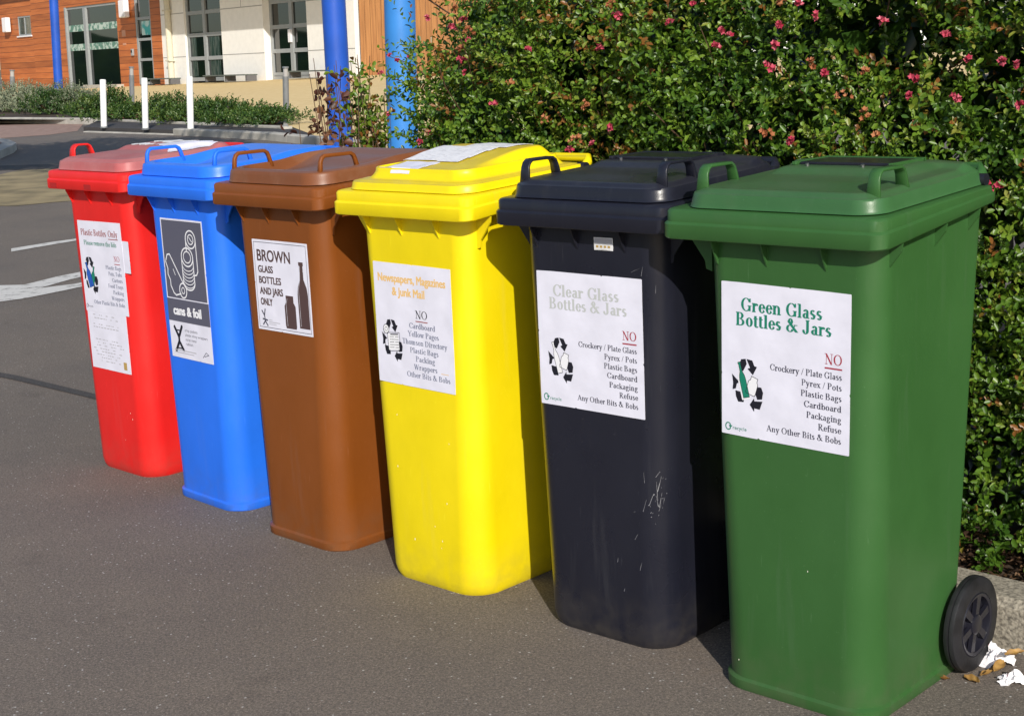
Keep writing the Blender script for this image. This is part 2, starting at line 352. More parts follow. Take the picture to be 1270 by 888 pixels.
def sans(pr, k, txt, x, y, size, width=None, bold=0.0, align='l', dil=0):
    """built-in sans lettering, rastered into the print"""
    cu = bpy.data.curves.new('t', 'FONT'); cu.body = txt; cu.size = 1.0;  cu.fill_mode = 'FRONT'; cu.resolution_u = 6
    ob = bpy.data.objects.new('t', cu); S.collection.objects.link(ob)
    bpy.context.view_layer.update()
    me = bpy.data.meshes.new_from_object(ob.evaluated_get(bpy.context.evaluated_depsgraph_get()))
    vs = np.array([v.co[:2] for v in me.vertices]); x0, x1 = vs[:, 0].min(), vs[:, 0].max()
    hgt = 0.70                     # cap height of the face in em
    sy = size/hgt; sx = (width/(x1-x0)) if width else sy
    tot = (x1-x0)*sx; ox = x if align == 'l' else (x-tot if align == 'r' else x-tot/2)
    keep = pr.layer(k).copy(); pr.layers[k][:] = False
    for p in me.polygons:
        pr.poly(k, [(ox+(vs[i, 0]-x0)*sx, y+vs[i, 1]*sy) for i in p.vertices])
    t_ = pr.layers[k]
    for _ in range(dil):
        u_ = t_.copy(); u_[:, 1:] |= t_[:, :-1]; u_[:, :-1] |= t_[:, 1:]
        if _ % 2: v_ = u_.copy(); v_[1:] |= u_[:-1]; v_[:-1] |= u_[1:]; u_ = v_
        t_ = u_
    pr.layers[k] = t_ | keep
    bpy.data.objects.remove(ob); bpy.data.curves.remove(cu); bpy.data.meshes.remove(me)

def recycle_arrows(p, k, cx, cy, R):
    """three chasing arrows folded round a triangle"""
    SH = [[(-.56, .78), (-.42, .98), (-.14, 1.02), (-.07, .82), (-.30, .52), (-.50, .56)],
          [(-.08, 1.02), (.28, .99), (.42, .78), (.58, .76), (.32, .42), (-.02, .64), (.14, .69), (.02, .86)],
          [(.56, -.02), (.85, -.02), (.97, -.22), (.90, -.48), (.60, -.52), (.44, -.25)],
          [(.40, -1.02), (.12, -.76), (.40, -.48), (.42, -.60), (.93, -.56), (.76, -.90), (.42, -.88)],
          [(-1.02, .36), (-.52, .06), (-.70, .0), (-.76, -.20), (-.98, -.26), (-.94, .02)],
          [(-.80, -.28), (-.28, -.32), (-.25, -.70), (-.62, -.72), (-.76, -.52)]]
    for q in SH: p.poly(k, [(cx+x*R*.72, cy+y*R) for x, y in q])
def bottle(p, k, x, y, h, w, lean=0.0, line=None):
    prof = [(0, 0), (.5, .0), (.5, .50), (.42, .62), (.18, .74), (.16, .94), (.22, .95), (.22, 1.0), (0, 1.0)]
    pts = [(a*w, b*h) for a, b in prof]+[(-a*w, b*h) for a, b in reversed(prof)]
    c, s_ = math.cos(lean), math.sin(lean); pts = [(x+a*c-b*s_, y+a*s_+b*c) for a, b in pts]
    if k: p.poly(k, pts)
    if line: p.line(line, pts+[pts[0]], .0012)
def jar(p, k, x, y, h, w, lean=0.0, line=None):
    prof = [(0, 0), (.45, .0), (.5, .08), (.5, .68), (.34, .80), (.34, 1.0), (0, 1.0)]
    pts = [(a*w, b*h) for a, b in prof]+[(-a*w, b*h) for a, b in reversed(prof)]
    c, s_ = math.cos(lean), math.sin(lean); pts = [(x+a*c-b*s_, y+a*s_+b*c) for a, b in pts]
    if k: p.poly(k, pts)
    if line: p.line(line, pts+[pts[0]], .0013)
def recycle_word(p, k, x, y, w):
    p.ell(k, x+w*.14, y+w*.12, w*.12, w*.14, w*.045, 30, 330)
    p.poly(k, [(x+w*.17, y+w*.18), (x+w*.34, y+w*.16), (x+w*.22, y+w*.04)])
    sans(p, k, 'recycle', x+w*.36, y+w*.02, w*.15, w*.64)

# ------------------------------------------------------------------ wheelie bins
RIMW, RIMD, ZR, RISE = 0.502, 0.477, 0.973, 0.046
FT, FB = 0.043, 0.040          # y of the front face at z = .93 and at the ground
def fy(z): return FB+(FT-FB)*z/0.93
def up_of(y): return RISE*max(0.0, y)/RIMD
def up_l(y): return 0.018*max(0.0, y)/RIMD
def build_body(b, mt, skirt, dx=0.0, dw=0.0):
    m = MB(); rings = []
    zs = [0.0, 0.004, 0.012, 0.03, 0.06, 0.2, 0.4, 0.6, 0.8, 0.93, 0.99]
    if skirt: zs = [0.0, 0.003, 0.022, 0.027, 0.034, 0.06, 0.2, 0.4, 0.6, 0.8, 0.93, 0.99]
    for z in zs:
        t = z/0.93; hw = 0.180+0.018*t+dw; r0 = 0.075-0.022*t; y1 = 0.410+0.062*t
        ins = 0.0
        if not skirt and z < 0.03: ins = 0.008*(1-z/0.03)**2
        if skirt and z < 0.03: ins = -0.006 if z > 0.002 and z < 0.025 else (-0.004 if z <= 0.002 else 0.0)
        ring = rrect(-hw+ins+dx, hw-ins+dx, fy(z)+ins, y1-ins, [r0, r0, 0.03, 0.03], 13)
        rings.append([(x, y, z+(up_of(y)*t if z > 0.5 else 0)) for x, y in ring])
    m.loft(rings, True, True)
    # bulge over the axle at the back
    m.loft([[(x, y, z) for x, y in rrect(-hw, hw, 0.33, y1, 0.02, 4)] for z, hw, y1 in ((0.10, .172, .44), (0.24, .172, .455), (0.34, .17, .43))], True, True)
    return m.build('body', mt, b, smooth=40)
def build_rim(b, mt, xl=0.0):
    m = MB(); R = []
    prof = [(-.030, -.004), (-.002, -.004), (0.0, -.001), (0.0, .026), (.0025, .029), (.005, .031), (.005, .050), (.008, .0545), (.013, .056), (.045, .056)]
    for ins, dz in prof:
        rr = 0.030 if ins < 0 else max(.012, 0.030-ins*.3)
        if ins < 0: ins = -ins
        R.append([(x, y, ZR+dz+(up_of(y)*(1-max(0, dz)/.056)+up_l(y)*max(0, dz)/.056)) for x, y in rrect(-RIMW/2+ins-xl, RIMW/2-ins, ins, RIMD-ins, rr, 8)])
    m.loft(R, True, True)
    return m.build('rim', mt, b, smooth=38)
def build_ribs(b, mt, opened=False):
    for x in (-.150, -.030, .105):
        m = MB(); w = .0016; z1 = ZR-.004
        yt = fy(.95)
        pr = [(yt+.004, z1), (.020, z1), (.022, z1-.008), (fy(z1-.055)-.001, z1-.050), (yt+.004, z1-.056)]
        m.loft([[(x-w, y, z) for y, z in pr], [(x+w, y, z) for y, z in pr]], True, True)
        m.build('rib', mt, b)
    for sx in (-1, 1):
        for y in (.085, .26, .40):
            m = MB(); w = .0025; z1 = ZR-.004+up_of(y); hb = .203
            pr = [(sx*(hb-.012), z1), (sx*.246, z1), (sx*.243, z1-.018), (sx*(hb+.006), z1-.062), (sx*(hb+.003), z1-.080), (sx*(hb-.012), z1-.084)]
            m.loft([[(x, y-w, z) for x, z in pr], [(x, y+w, z) for x, z in pr]], True, True)
            m.build('rib', mt, b)
def sstep(a, b, x):
    t = min(1.0, max(0.0, (x-a)/(b-a))); return t*t*(3-2*t)
ZL = ZR+0.0585
def lid_height(kind, x, y, d):
    """height above the lid's lower edge; d is the distance in from the lid's outline"""
    if kind == 'wedge':
        e = 0.027*sstep(0, 0.007, d)+0.010*sstep(0.004, 0.03, d)+0.006*sstep(0.03, 0.12, d)
        hump = sstep(.215, .262, y)*sstep(.168, .128, abs(x))
        ridge = sstep(.385, .42, y)*sstep(0.0, .03, d)
        return e+0.012*hump+0.010*ridge*(1-hump)
    if kind == 'dish':
        e = 0.025*sstep(0, 0.006, d)+0.011*math.sqrt(max(0.0, min(1, d/.02)))
        dip = sstep(.030, .042, d)
        rear = sstep(.22, .42, y)
        e = e*(1-dip)+(.006+.010*sstep(.05, .16, d)+.030*rear)*dip
        side = 0.010*sstep(.20, .34, y)*sstep(.0, .02, d)*sstep(.10, .03, d)
        return e+side
    # swept skirt up to a flared ridge, then a long sloping deck
    e = 0.018*sstep(0, .005, d)+0.004*sstep(.008, .026, d)
    u = min(1.0, max(0.0, (d-.026)/.026))
    e += 0.022*u**3
    e += 0.005*sstep(.0505, .0515, d)-0.005*sstep(.0540, .060, d)
    e += 0.030*sstep(.07, .33, y)*sstep(.052, .085, d)-0.004*sstep(.35, .43, y)*sstep(.05, .1, d)
    return e
def build_lid(b, mt, kind, tilt=0.0):
    m = MB(); x0, x1, y0, y1 = -.226, .226, .022, .470
    rad = {'wedge': .055, 'dish': .075, 'ramp': .060}[kind]
    outer = rrect(x0, x1, y0, y1, [rad, rad, .03, .03], 24)
    outer2 = []
    for i in range(len(outer)):                         # subdivide the long sides
        a, c = outer[i], outer[(i+1) % len(outer)]; L_ = math.hypot(c[0]-a[0], c[1]-a[1]); k = max(1, int(L_/.012))
        for q in range(k): outer2.append((a[0]+(c[0]-a[0])*q/k, a[1]+(c[1]-a[1])*q/k))
    cx, cy = 0.0, (y0+y1)/2; rings = []
    hw = .224
    ss = [1.0]+[1-q for q in np.concatenate((np.linspace(.004, .05, 8), np.linspace(.058, .30, 60), np.linspace(.32, .97, 34)))]
    for s_ in ss:
        ring = []
        for (x, y) in outer2:
            X, Y = cx+(x-cx)*s_, cy+(y-cy)*s_
            d = (1-s_)*hw
            z = lid_height(kind, X, Y, d)
            ring.append((X, Y, ZL+up_l(Y)+z))
        rings.append(ring)
    m.loft([[(cx+(x-cx)*.985, cy+(y-cy)*.985, ZL-.0015+up_l(y)) for x, y in outer2]]+rings, True, True)
    o = m.build('lid', mt, b, smooth=50)
    return o
def build_handle(lid, mt, sx, kind):
    m = MB(); y0, y1 = (.062, .178)
    x = sx*.196; y1 -= .006
    zb = ZL+.028; zt = ZL+.080
    if kind == 'narrow': y0, y1 = .085, .160; zt = ZL+.076
    if kind == 'dish': y0, y1 = .058, .185; zt = ZL+.076
    wid = {'dish': .0055, 'narrow': .015}.get(kind, .012)
    th = .0030 if kind != 'dish' else .0050
    path = [(y0, zb), (y0+.004, zt-.016), (y0+.009, zt-.006), (y0+.018, zt), (y1-.020, zt), (y1-.010, zt-.006), (y1-.005, zt-.016), (y1+.004, zb)]
    rings = []
    for i, (y, z) in enumerate(path):
        a = path[max(0, i-1)]; c = path[min(len(path)-1, i+1)]
        d = Vector((0, c[0]-a[0], c[1]-a[1])).normalized(); nrm = Vector((0, -d.z, d.y))
        ww = wid*(1.25 if i in (0, 7) else 1.0)
        P = Vector((x, y, z))
        rings.append([P+Vector((q*ww, 0, 0))+nrm*(w*th) for q, w in ((-1, -1), (1, -1), (1, 1), (-1, 1))])
    m.loft(rings, True, True)
    return m.build('handle', mt, lid, smooth=60, bevel=.0012, bseg=1)
def build_wheel(b, sx):
    c = Vector((sx*.232, .414, .107)); R = .105; W2 = .0155
    def ringset(prof, n=48):
        return [[(c.x+sx*o, c.y+r*math.cos(2*math.pi*i/n), c.z+r*math.sin(2*math.pi*i/n)) for i in range(n)] for r, o in prof]
    tyre = MB(); tyre.loft(ringset([(.070, -W2*.8), (.092, -W2), (.1035, -W2*.72), (R, -W2*.4), (R, -W2*.12), (.1025, -W2*.08), (.1025, W2*.08), (R, W2*.12), (R, W2*.4), (.1035, W2*.72), (.092, W2), (.071, W2*.95), (.070, W2*.5)]), True, False)
    w = tyre.build('wheel', M['rubber'], b, smooth=35)
    rim = MB(); rim.loft(ringset([(.071, W2*.86), (.068, W2*1.02), (.062, W2*.9), (.059, W2*.0), (.024, W2*.0), (.022, W2*.9), (.018, W2*1.05), (.001, W2*1.05)]), False, True)
    for k in range(6):
        a = 2*math.pi*k/6+.3; d = Vector((0, math.cos(a), math.sin(a))); t = Vector((0, -math.sin(a), math.cos(a)))
        P = [c+Vector((sx*o, 0, 0))+d*r+t*q for o in (W2*.2, W2*.80) for r, q in ((.02, -.007), (.062, -.009), (.062, .009), (.02, .007))]
        rim.add(P, [(0, 1, 2, 3), (4, 5, 6, 7), (0, 1, 5, 4), (1, 2, 6, 5), (2, 3, 7, 6), (3, 0, 4, 7)])
    rim.build('wheel_rim', M['hub'], w, smooth=35)
    return w
def sheet(b, x0, x1, z0, z1, mt, tilt=0.0, name='label_sheet', lift=0.0012, poly=None):
    """a paper or vinyl sheet glued on the front face; local x along, local y up the face"""
    o = empty_m(x0, z0, b, lift, tilt)
    w, h = x1-x0, z1-z0
    m = MB()
    P = poly
    if not P:
        P = []; C4 = [(0, 0), (w, 0), (w, h), (0, h)]; st_ = random.Random(int(w*9e5)+int(z0*7e4))
        for i in range(4):
            a, c = C4[i], C4[(i+1) % 4]; nk = st_.uniform(.3, .7); inn = Vector((-(c[1]-a[1]), c[0]-a[0])).normalized()
            for t, dd in ((.006, st_.uniform(.0, .0012)), (.25, st_.uniform(0, .0005)), (nk-.012, 0.0003), (nk, st_.uniform(.001, .003)), (nk+.010, .0003), (.85, st_.uniform(0, .0006)), (.994, st_.uniform(.0, .001))):
                P.append((a[0]+(c[0]-a[0])*t+inn.x*dd, a[1]+(c[1]-a[1])*t+inn.y*dd))
    # thin sheet with a real thickness, subdivided so its edges can lift a little
    m.prism(P, -.0006, .0)
    s_ = m.build(name, mt, b); s_.matrix_local = o
    return s_
def empty_m(x0, z0, b, lift, tilt):
    a = (FT-FB)/0.93; Yv = Vector((0, a, 1)).normalized(); Xv = Vector((1, 0, 0)); Zv = Xv.cross(Yv)
    P = Vector((x0, fy(z0), z0))+Zv*lift
    M4 = Matrix(((Xv.x, Yv.x, Zv.x, P.x), (Xv.y, Yv.y, Zv.y, P.y), (Xv.z, Yv.z, Zv.z, P.z), (0, 0, 0, 1)))
    return M4 @ Matrix.Rotation(tilt, 4, 'Z')

COLS = dict(green=(0.036, 0.117, 0.029), black=(0.012, 0.013, 0.023), yellow=(0.86, 0.68, 0.002), brown=(0.215, 0.060, 0.008), blue=(0.018, 0.17, 0.88), red=(0.76, 0.016, 0.014))
BINS = [
 ('green', 0.5072, 2.9003, -0.7595, 'wedge', 'green wheelie bin with a green glass notice, nearest the camera, its wheel showing'),
 ('black', 0.1513, 3.2895, -0.7502, 'wedge', 'black wheelie bin for clear glass, white scratches down its side'),
 ('yellow', -0.2689, 3.6878, -0.7727, 'ramp', 'bright yellow wheelie bin for newspapers, papers stuck on its sloping lid'),
 ('brown', -0.6643, 4.1054, -0.7913, 'dish', 'brown wheelie bin with a bordered notice showing a bottle and a jar'),
 ('blue', -1.0191, 4.5376, -0.8305, 'dish', 'bright blue wheelie bin for cans with a tall grey and white sticker'),
 ('red', -1.3831, 4.9518, -0.7936, 'wedge', 'red wheelie bin for plastic bottles with a faded lid and torn white paper'),
]
bins = {}
for (c, x, y, a, kind, lab) in BINS:
    mt = plastic(c+'_plastic', COLS[c], rough={'black': .30, 'green': .36}.get(c, .40), scuff={'black': .3, 'yellow': .30}.get(c, .35))
    M[c] = mt
    lm = plastic(c+'_lid_plastic', COLS[c], rough={'black': .30}.get(c, .40), scuff=.35, dust={'yellow': ((.50, .36, .05), .75), 'blue': ((.16, .30, .62), .5), 'black': ((.05, .05, .06), .6)}.get(c, ((.1, .1, .1), .0)))
    if c == 'red': lm = plastic('faded_red_plastic', (0.42, 0.070, 0.075), rough=.5, fade=(0.44, 0.17, 0.17), fade_pos=(0.35, 0.6), scuff=.5, dust=((.40, .20, .19), .6))
    if c == 'brown': lm = plastic('brown_lid_plastic', (0.19, 0.062, 0.020), rough=.42, fade=(0.24, 0.12, 0.07), fade_pos=(0.5, 0.7), scuff=.5, dust=((.20, .115, .095), .7))
    if c == 'green': lm = plastic('green_lid_plastic', (0.040, 0.128, 0.041), rough=.36, fade=(0.06, 0.15, 0.06), fade_pos=(0.5, 0.75), scuff=.4, dust=((.085, .125, .065), .6))
    b = empty('wheelie_bin', (x, y, 0.0), a); tag(b, lab, 'wheelie bin', 'recycling bins in a row')
    build_body(b, mt, c in ('green', 'blue', 'brown'), .018 if c == 'green' else 0, {'black': .004, 'green': .004}.get(c, 0)); build_rim(b, mt, .013 if c == 'green' else 0.0)
    build_ribs(b, mt)
    lid = build_lid(b, lm, kind); bins[c] = (b, lid)
    if kind != 'ramp':
        for sx in ((-1, 1) if c != 'red' else (-1,)): build_handle(lid, mt, sx, kind if c != 'red' else 'narrow')
    for sx in (-1, 1): build_wheel(b, sx)
    ax = MB(); ax.tube([(-.20, .412, .105), (.20, .412, .105)], .009, 12); ax.build('axle', M['steel'], b, smooth=40)
    hb = MB(); hz = ZR+.106
    hb.tube([(-.20, RIMD-.004, hz-.035), (-.20, RIMD+.02, hz-.012), (-.19, RIMD+.035, hz-.004), (.19, RIMD+.035, hz-.004), (.20, RIMD+.02, hz-.012), (.20, RIMD-.004, hz-.035)], .012, 12)
    hb.build('grab_bar', mt, b, smooth=50)
    for sx in (-1, 1):
        hg = MB(); hg.tube([(sx*.205, RIMD-.022, hz-.022), (sx*.2315, RIMD-.022, hz-.022)], .013, 20); hg.build('hinge_pin', M['hub'], lid, smooth=40)

dk = plastic('notch_shade_red', (.40, .012, .012))  # darker red plates on the rim paint the shade of two notches
for x in (-.188, .035):
    m = MB(); m.box(x-.022, x+.022, -.0006, .004, ZR+.0005, ZR+.017); m.build('notch_shade', dk, bins['red'][0])
# lid extras ------------------------------------------------------------
def lidz(kind, x, y):
    # height of the lid surface under a point
    sx_ = max(abs(x)/.226, abs(y-.246)/.224); return ZL+up_l(y)+lid_height(kind, x, y, (1-sx_)*.224)
for c, mname in (('green', 'dark_gap'), ('black', 'dark_gap')):
    lid = bins[c][1]; k = 'wedge'; z = lidz(k, 0, .33)
    m = MB(); m.box(-.105, .105, .285, .400, z-.002, z+.0045)
    m.build('slot_cover', M['hub'], lid, bevel=.002)
    fr = MB(); fr.box(-.118, -.108, .275, .410, z-.002, z+.0055); fr.box(.108, .118, .275, .410, z-.002, z+.0055); fr.box(-.118, .118, .402, .415, z-.002, z+.006)
    fr.build('slot_frame', M[c], lid, bevel=.0015)
    for x in (-.075, .055):
        st = MB(); st.tube([(x, .268, z-.004), (x, .266, z+.003)], .004, 10); st.build('glint_peg', M['steel'], lid)  # bright pegs stand in for glints at the front of the hump

def lid_paper(lid, kind, poly, mt, name='paper_sheet', lift=.002, ncell=.012):
    """paper lying on the lid, following its shape"""
    xs = [p[0] for p in poly]; ys = [p[1] for p in poly]
    def inside(x, y):
        ins = False; n = len(poly)
        for i in range(n):
            xa, ya = poly[i]; xb, yb = poly[(i+1) % n]
            if (ya > y) != (yb > y) and x < (xb-xa)*(y-ya)/(yb-ya)+xa: ins = not ins
        return ins
    m = MB(); x = min(xs)
    while x < max(xs):
        y = min(ys)
        while y < max(ys):
            if inside(x+ncell/2, y+ncell/2):
                P = []
                for (px_, py_) in ((x, y), (x+ncell, y), (x+ncell, y+ncell), (x, y+ncell)):
                    P.append((px_, py_, lidz(kind, px_, py_)+lift+.0012*noise.noise(Vector((px_*30, py_*30, lift*900)))))
                m.add(P, [(0, 1, 2, 3)])
            y += ncell
        x += ncell
    import bmesh
    me = bpy.data.meshes.new(name); me.from_pydata(m.v, [], m.f); me.materials.append(mt)
    bm = bmesh.new(); bm.from_mesh(me); bmesh.ops.remove_doubles(bm, verts=bm.verts, dist=1e-5)
    ext = bmesh.ops.extrude_face_region(bm, geom=bm.faces[:]); 
    bmesh.ops.translate(bm, verts=[v for v in ext['geom'] if isinstance(v, bmesh.types.BMVert)], vec=(0, 0, -.0008))
    bmesh.ops.recalc_face_normals(bm, faces=bm.faces)
    bm.to_mesh(me); bm.free()
    return link(bpy.data.objects.new(name, me), lid)
M['printed_paper'] = mat('printed_paper', (0.55, 0.55, 0.58), 0.6, col2=(0.78, 0.78, 0.82), vscale=60, mixs=(0.36, 0.46), stretch=(1, 4, 1))
lid = bins['yellow'][1]
lid_paper(lid, 'ramp', [(-.135, .075), (-.02, .070), (.00, .16), (-.12, .165)], M['paper'], 'paper_sheet', .002, .0058)
lid_paper(lid, 'ramp', [(-.150, .175), (.06, .165), (.075, .30), (-.14, .31)], M['printed_paper'], 'paper_sheet', .0035, .0070)
lid_paper(lid, 'ramp', [(-.06, .315), (.09, .305), (.11, .42), (-.05, .42)], M['printed_paper'], 'paper_sheet', .003, .0070)
lid = bins['red'][1]
def ragged(poly, amp, n=7):
    P = []
    for i in range(len(poly)):
        a, c = poly[i], poly[(i+1) % len(poly)]
        for k in range(n): t = k/n; P.append((a[0]+(c[0]-a[0])*t+random.uniform(-amp, amp), a[1]+(c[1]-a[1])*t+random.uniform(-amp, amp)))
    return P
lid_paper(lid, 'wedge', ragged([(-.10, .268), (-.01, .265), (.0, .30), (-.10, .31)], .010), M['paper_old'], 'torn_paper', .002, .005)
lid_paper(lid, 'wedge', ragged([(.04, .272), (.185, .225), (.19, .42), (.06, .43)], .010), M['paper'], 'torn_paper', .0025, .005)
lid_paper(lid, 'wedge', ragged([(-.10, .35), (.03, .33), (.04, .43), (-.09, .44)], .014), M['paper_old'], 'torn_paper', .0022, .005)

M['residue'] = mat('residue', (.22, .17, .13), .8, col2=(.55, .52, .48), vscale=40, mixs=(.4, .6))
def arc_band(w0, w1, a0, a1, cx, cy, n=14):
    A = [(cx+w0*math.cos(math.radians(a0+(a1-a0)*i/n)), cy+w0*.9*math.sin(math.radians(a0+(a1-a0)*i/n))) for i in range(n+1)]
    return A+[(cx+w1*math.cos(math.radians(a0+(a1-a0)*i/n)), cy+w1*.9*math.sin(math.radians(a0+(a1-a0)*i/n))) for i in range(n, -1, -1)]
lid_paper(bins['brown'][1], 'dish', ragged(arc_band(.175, .155, 195, 265, 0, .25), .003, 1), M['residue'], 'dirt_film', .0012, .004)
lid_paper(bins['brown'][1], 'dish', ragged([(-.15, .14), (-.06, .10), (.02, .10), (-.02, .13), (-.12, .18)], .006), M['residue'], 'dirt_film', .0012, .004)
lid_paper(bins['blue'][1], 'dish', ragged([(-.16, .12), (-.05, .085), (.03, .09), (-.02, .12), (-.13, .16)], .006), M['residue'], 'dirt_film', .0012, .004)
# notices on the front faces ---------------------------------------------
def arrows_with(p, kind, cx, cy, R):
    if kind == 'green':
        recycle_arrows(p, 'ink_black', cx, cy, R)
        bottle(p, 'ink_white', cx-R*.06, cy-R*.58, R*1.50, R*.40, .25); bottle(p, 'ink_green', cx-R*.06, cy-R*.50, R*1.40, R*.29, .25, 'ink_outline')
        jar(p, 'ink_white', cx+R*.10, cy-R*.36, R*.72, R*.44, -.30, 'ink_outline')
    elif kind == 'clear':
        recycle_arrows(p, 'ink_black', cx, cy, R)
        bottle(p, 'ink_white', cx-R*.06, cy-R*.58, R*1.42, R*.28, .28, 'ink_outline'); jar(p, 'ink_white', cx+R*.10, cy-R*.36, R*.72, R*.44, -.30, 'ink_outline')
    elif kind == 'news':
        recycle_arrows(p, 'ink_black', cx, cy, R)
        p.poly('ink_white', [(cx-R*.28, cy-R*.50), (cx+R*.46, cy-R*.42), (cx+R*.42, cy+R*.36), (cx-R*.32, cy+R*.30)])
        p.line('ink_outline', [(cx-R*.3, cy-R*.55), (cx+R*.55, cy-R*.45), (cx+R*.5, cy+R*.42), (cx-R*.35, cy+R*.35), (cx-R*.3, cy-R*.55)], .0014)
        for q in range(5): p.line('ink_outline', [(cx-R*.18, cy+R*(.16-.13*q)), (cx+R*(.1+.06*(q % 2)), cy+R*(.19-.13*q))], .0013); p.line('ink_outline', [(cx+R*.2, cy+R*(.19-.13*q)), (cx+R*.42, cy+R*(.21-.13*q))], .0013)
        p.line('ink_outline', [(cx-R*.12, cy+R*.28), (cx+R*.40, cy+R*.33)], .003)
        p.ell('ink_white', cx-R*.42, cy+R*.52, R*.2, R*.22); p.ell('ink_outline', cx-R*.42, cy+R*.52, R*.2, R*.22, .0016); p.ell('ink_outline', cx-R*.42, cy+R*.52, R*.09, R*.1, .0012)
        p.line('ink_outline', [(cx-R*.6, cy+R*.5), (cx-R*.5, cy-R*.45), (cx-R*.3, cy-R*.55)], .0014)
    else:
        recycle_arrows(p, 'ink_black', cx, cy, R)
        bottle(p, 'ink_white', cx+R*.0, cy-R*.68, R*1.5, R*.55, .30); bottle(p, 'ink_blue', cx+R*.0, cy-R*.62, R*1.38, R*.46, .30, 'ink_outline')
        bottle(p, 'ink_green', cx+R*.06, cy-R*.55, R*1.1, R*.36, -.30, 'ink_outline')
def notice(b, x0, x1, z0, z1, kind, tilt=0.0):
    w, h = x1-x0, z1-z0
    sh = sheet(b, x0, x1, z0, z1, M['paper'], tilt); p = Print(w, h)
    T = lambda t: h*(1-t)
    if kind in ('green', 'clear'):
        k = 'ink_green' if kind == 'green' else 'ink_grey'
        first = 'Green Glass' if kind == 'green' else 'Clear Glass'
        p.text(k, first, w*.155, T(.180), h*.086, w*.635, bold=1.1); p.text(k, 'Bottles & Jars', w*.115, T(.276), h*.086, w*.745, bold=1.1)
        p.text('ink_red', 'NO', w*.81, T(.445), h*.066, w*.13, bold=.85); p.rect('ink_red', w*.81, w*.94, T(.474), T(.465))
        L_ = [('Crockery / Plate Glass', .55), ('Pyrex / Pots', .305), ('Plastic Bags', .31), ('Cardboard', .285), ('Packaging', .265), ('Refuse', .175), ('Any Other Bits & Bobs', .575)]
        for i, (t, wd) in enumerate(L_): p.text('ink_dark', t, w*.94, T(.535+.0665*i), h*.041, w*wd, 'r', .95)
        arrows_with(p, kind, w*.215, T(.655), h*.165)
        recycle_word(p, 'ink_green', w*.03, T(.965), w*.175)
    elif kind == 'news':
        sans(p, 'ink_orange', 'Newspapers, Magazines', w*.06, T(.155), h*.066, w*.87, dil=2)
        sans(p, 'ink_orange', '& Junk Mail', w*.24, T(.262), h*.066, w*.42, dil=2)
        p.text('ink_black', 'NO', w*.53, T(.43), h*.066, w*.155, bold=.8); p.rect('ink_brownred', w*.53, w*.685, T(.457), T(.449))
        for i, (t, c_, wd) in enumerate([('Cardboard', .61, .34), ('Yellow Pages', .62, .40), ('Thomson Directory', .63, .58), ('Plastic Bags', .62, .37), ('Packing', .63, .25), ('Wrappers', .63, .30), ('Other Bits & Bobs', .66, .56)]):
            p.text('ink_bluegrey', t, w*c_, T(.515+.0672*i), h*.045, w*wd, 'c', .95)
        p.line('ink_orange', [(w*.83, T(.85)), (w*.92, T(.85))], .0016)
        arrows_with(p, 'news', w*.21, T(.64), h*.17)
    else:
        p.text('ink_brownred', 'Plastic Bottles', w*.06, T(.16), h*.070, w*.60); p.text('ink_brownred', 'Only', w*.70, T(.16), h*.070, w*.22); p.rect('ink_brownred', w*.70, w*.92, T(.187), T(.179))
        p.text('ink_green', 'Please remove the lids', w*.11, T(.265), h*.052, w*.76)
        p.text('ink_red', 'NO', w*.78, T(.42), h*.060, w*.13, bold=.85); p.rect('ink_red', w*.78, w*.91, T(.452), T(.443))
        L_ = [('Plastic Bags', .36), ('Pots, Tubs', .31), ('Cartons', .24), ('Food Trays', .34), ('Packing', .24), ('Wrappers', .29), ('Other Plastic Bits & Bobs', .72)]
        for i, (t, wd) in enumerate(L_): p.text('ink_bluegrey', t, w*.93, T(.51+.066*i), h*.042, w*wd, 'r', .95)
        arrows_with(p, 'plastic', w*.20, T(.60), h*.20)
        recycle_word(p, 'ink_slate', w*.02, T(.955), w*.15)
    keys = ['ink_dark', 'ink_bluegrey', 'ink_black', 'ink_grey', 'ink_orange', 'ink_red', 'ink_brownred', 'ink_white', 'ink_green', 'ink_blue', 'ink_slate', 'ink_outline']
    p.build('printing', keys, sh, .0003)
    return sh
notice(bins['green'][0], -.145, .156, .562, .884, 'green', -.018)
notice(bins['black'][0], -.157, .149, .549, .864, 'clear', -.003)
notice(bins['yellow'][0], -.149, .136, .534, .849, 'news', -.010)
notice(bins['red'][0], -.130, .146, .552, .862, 'plastic', .008)

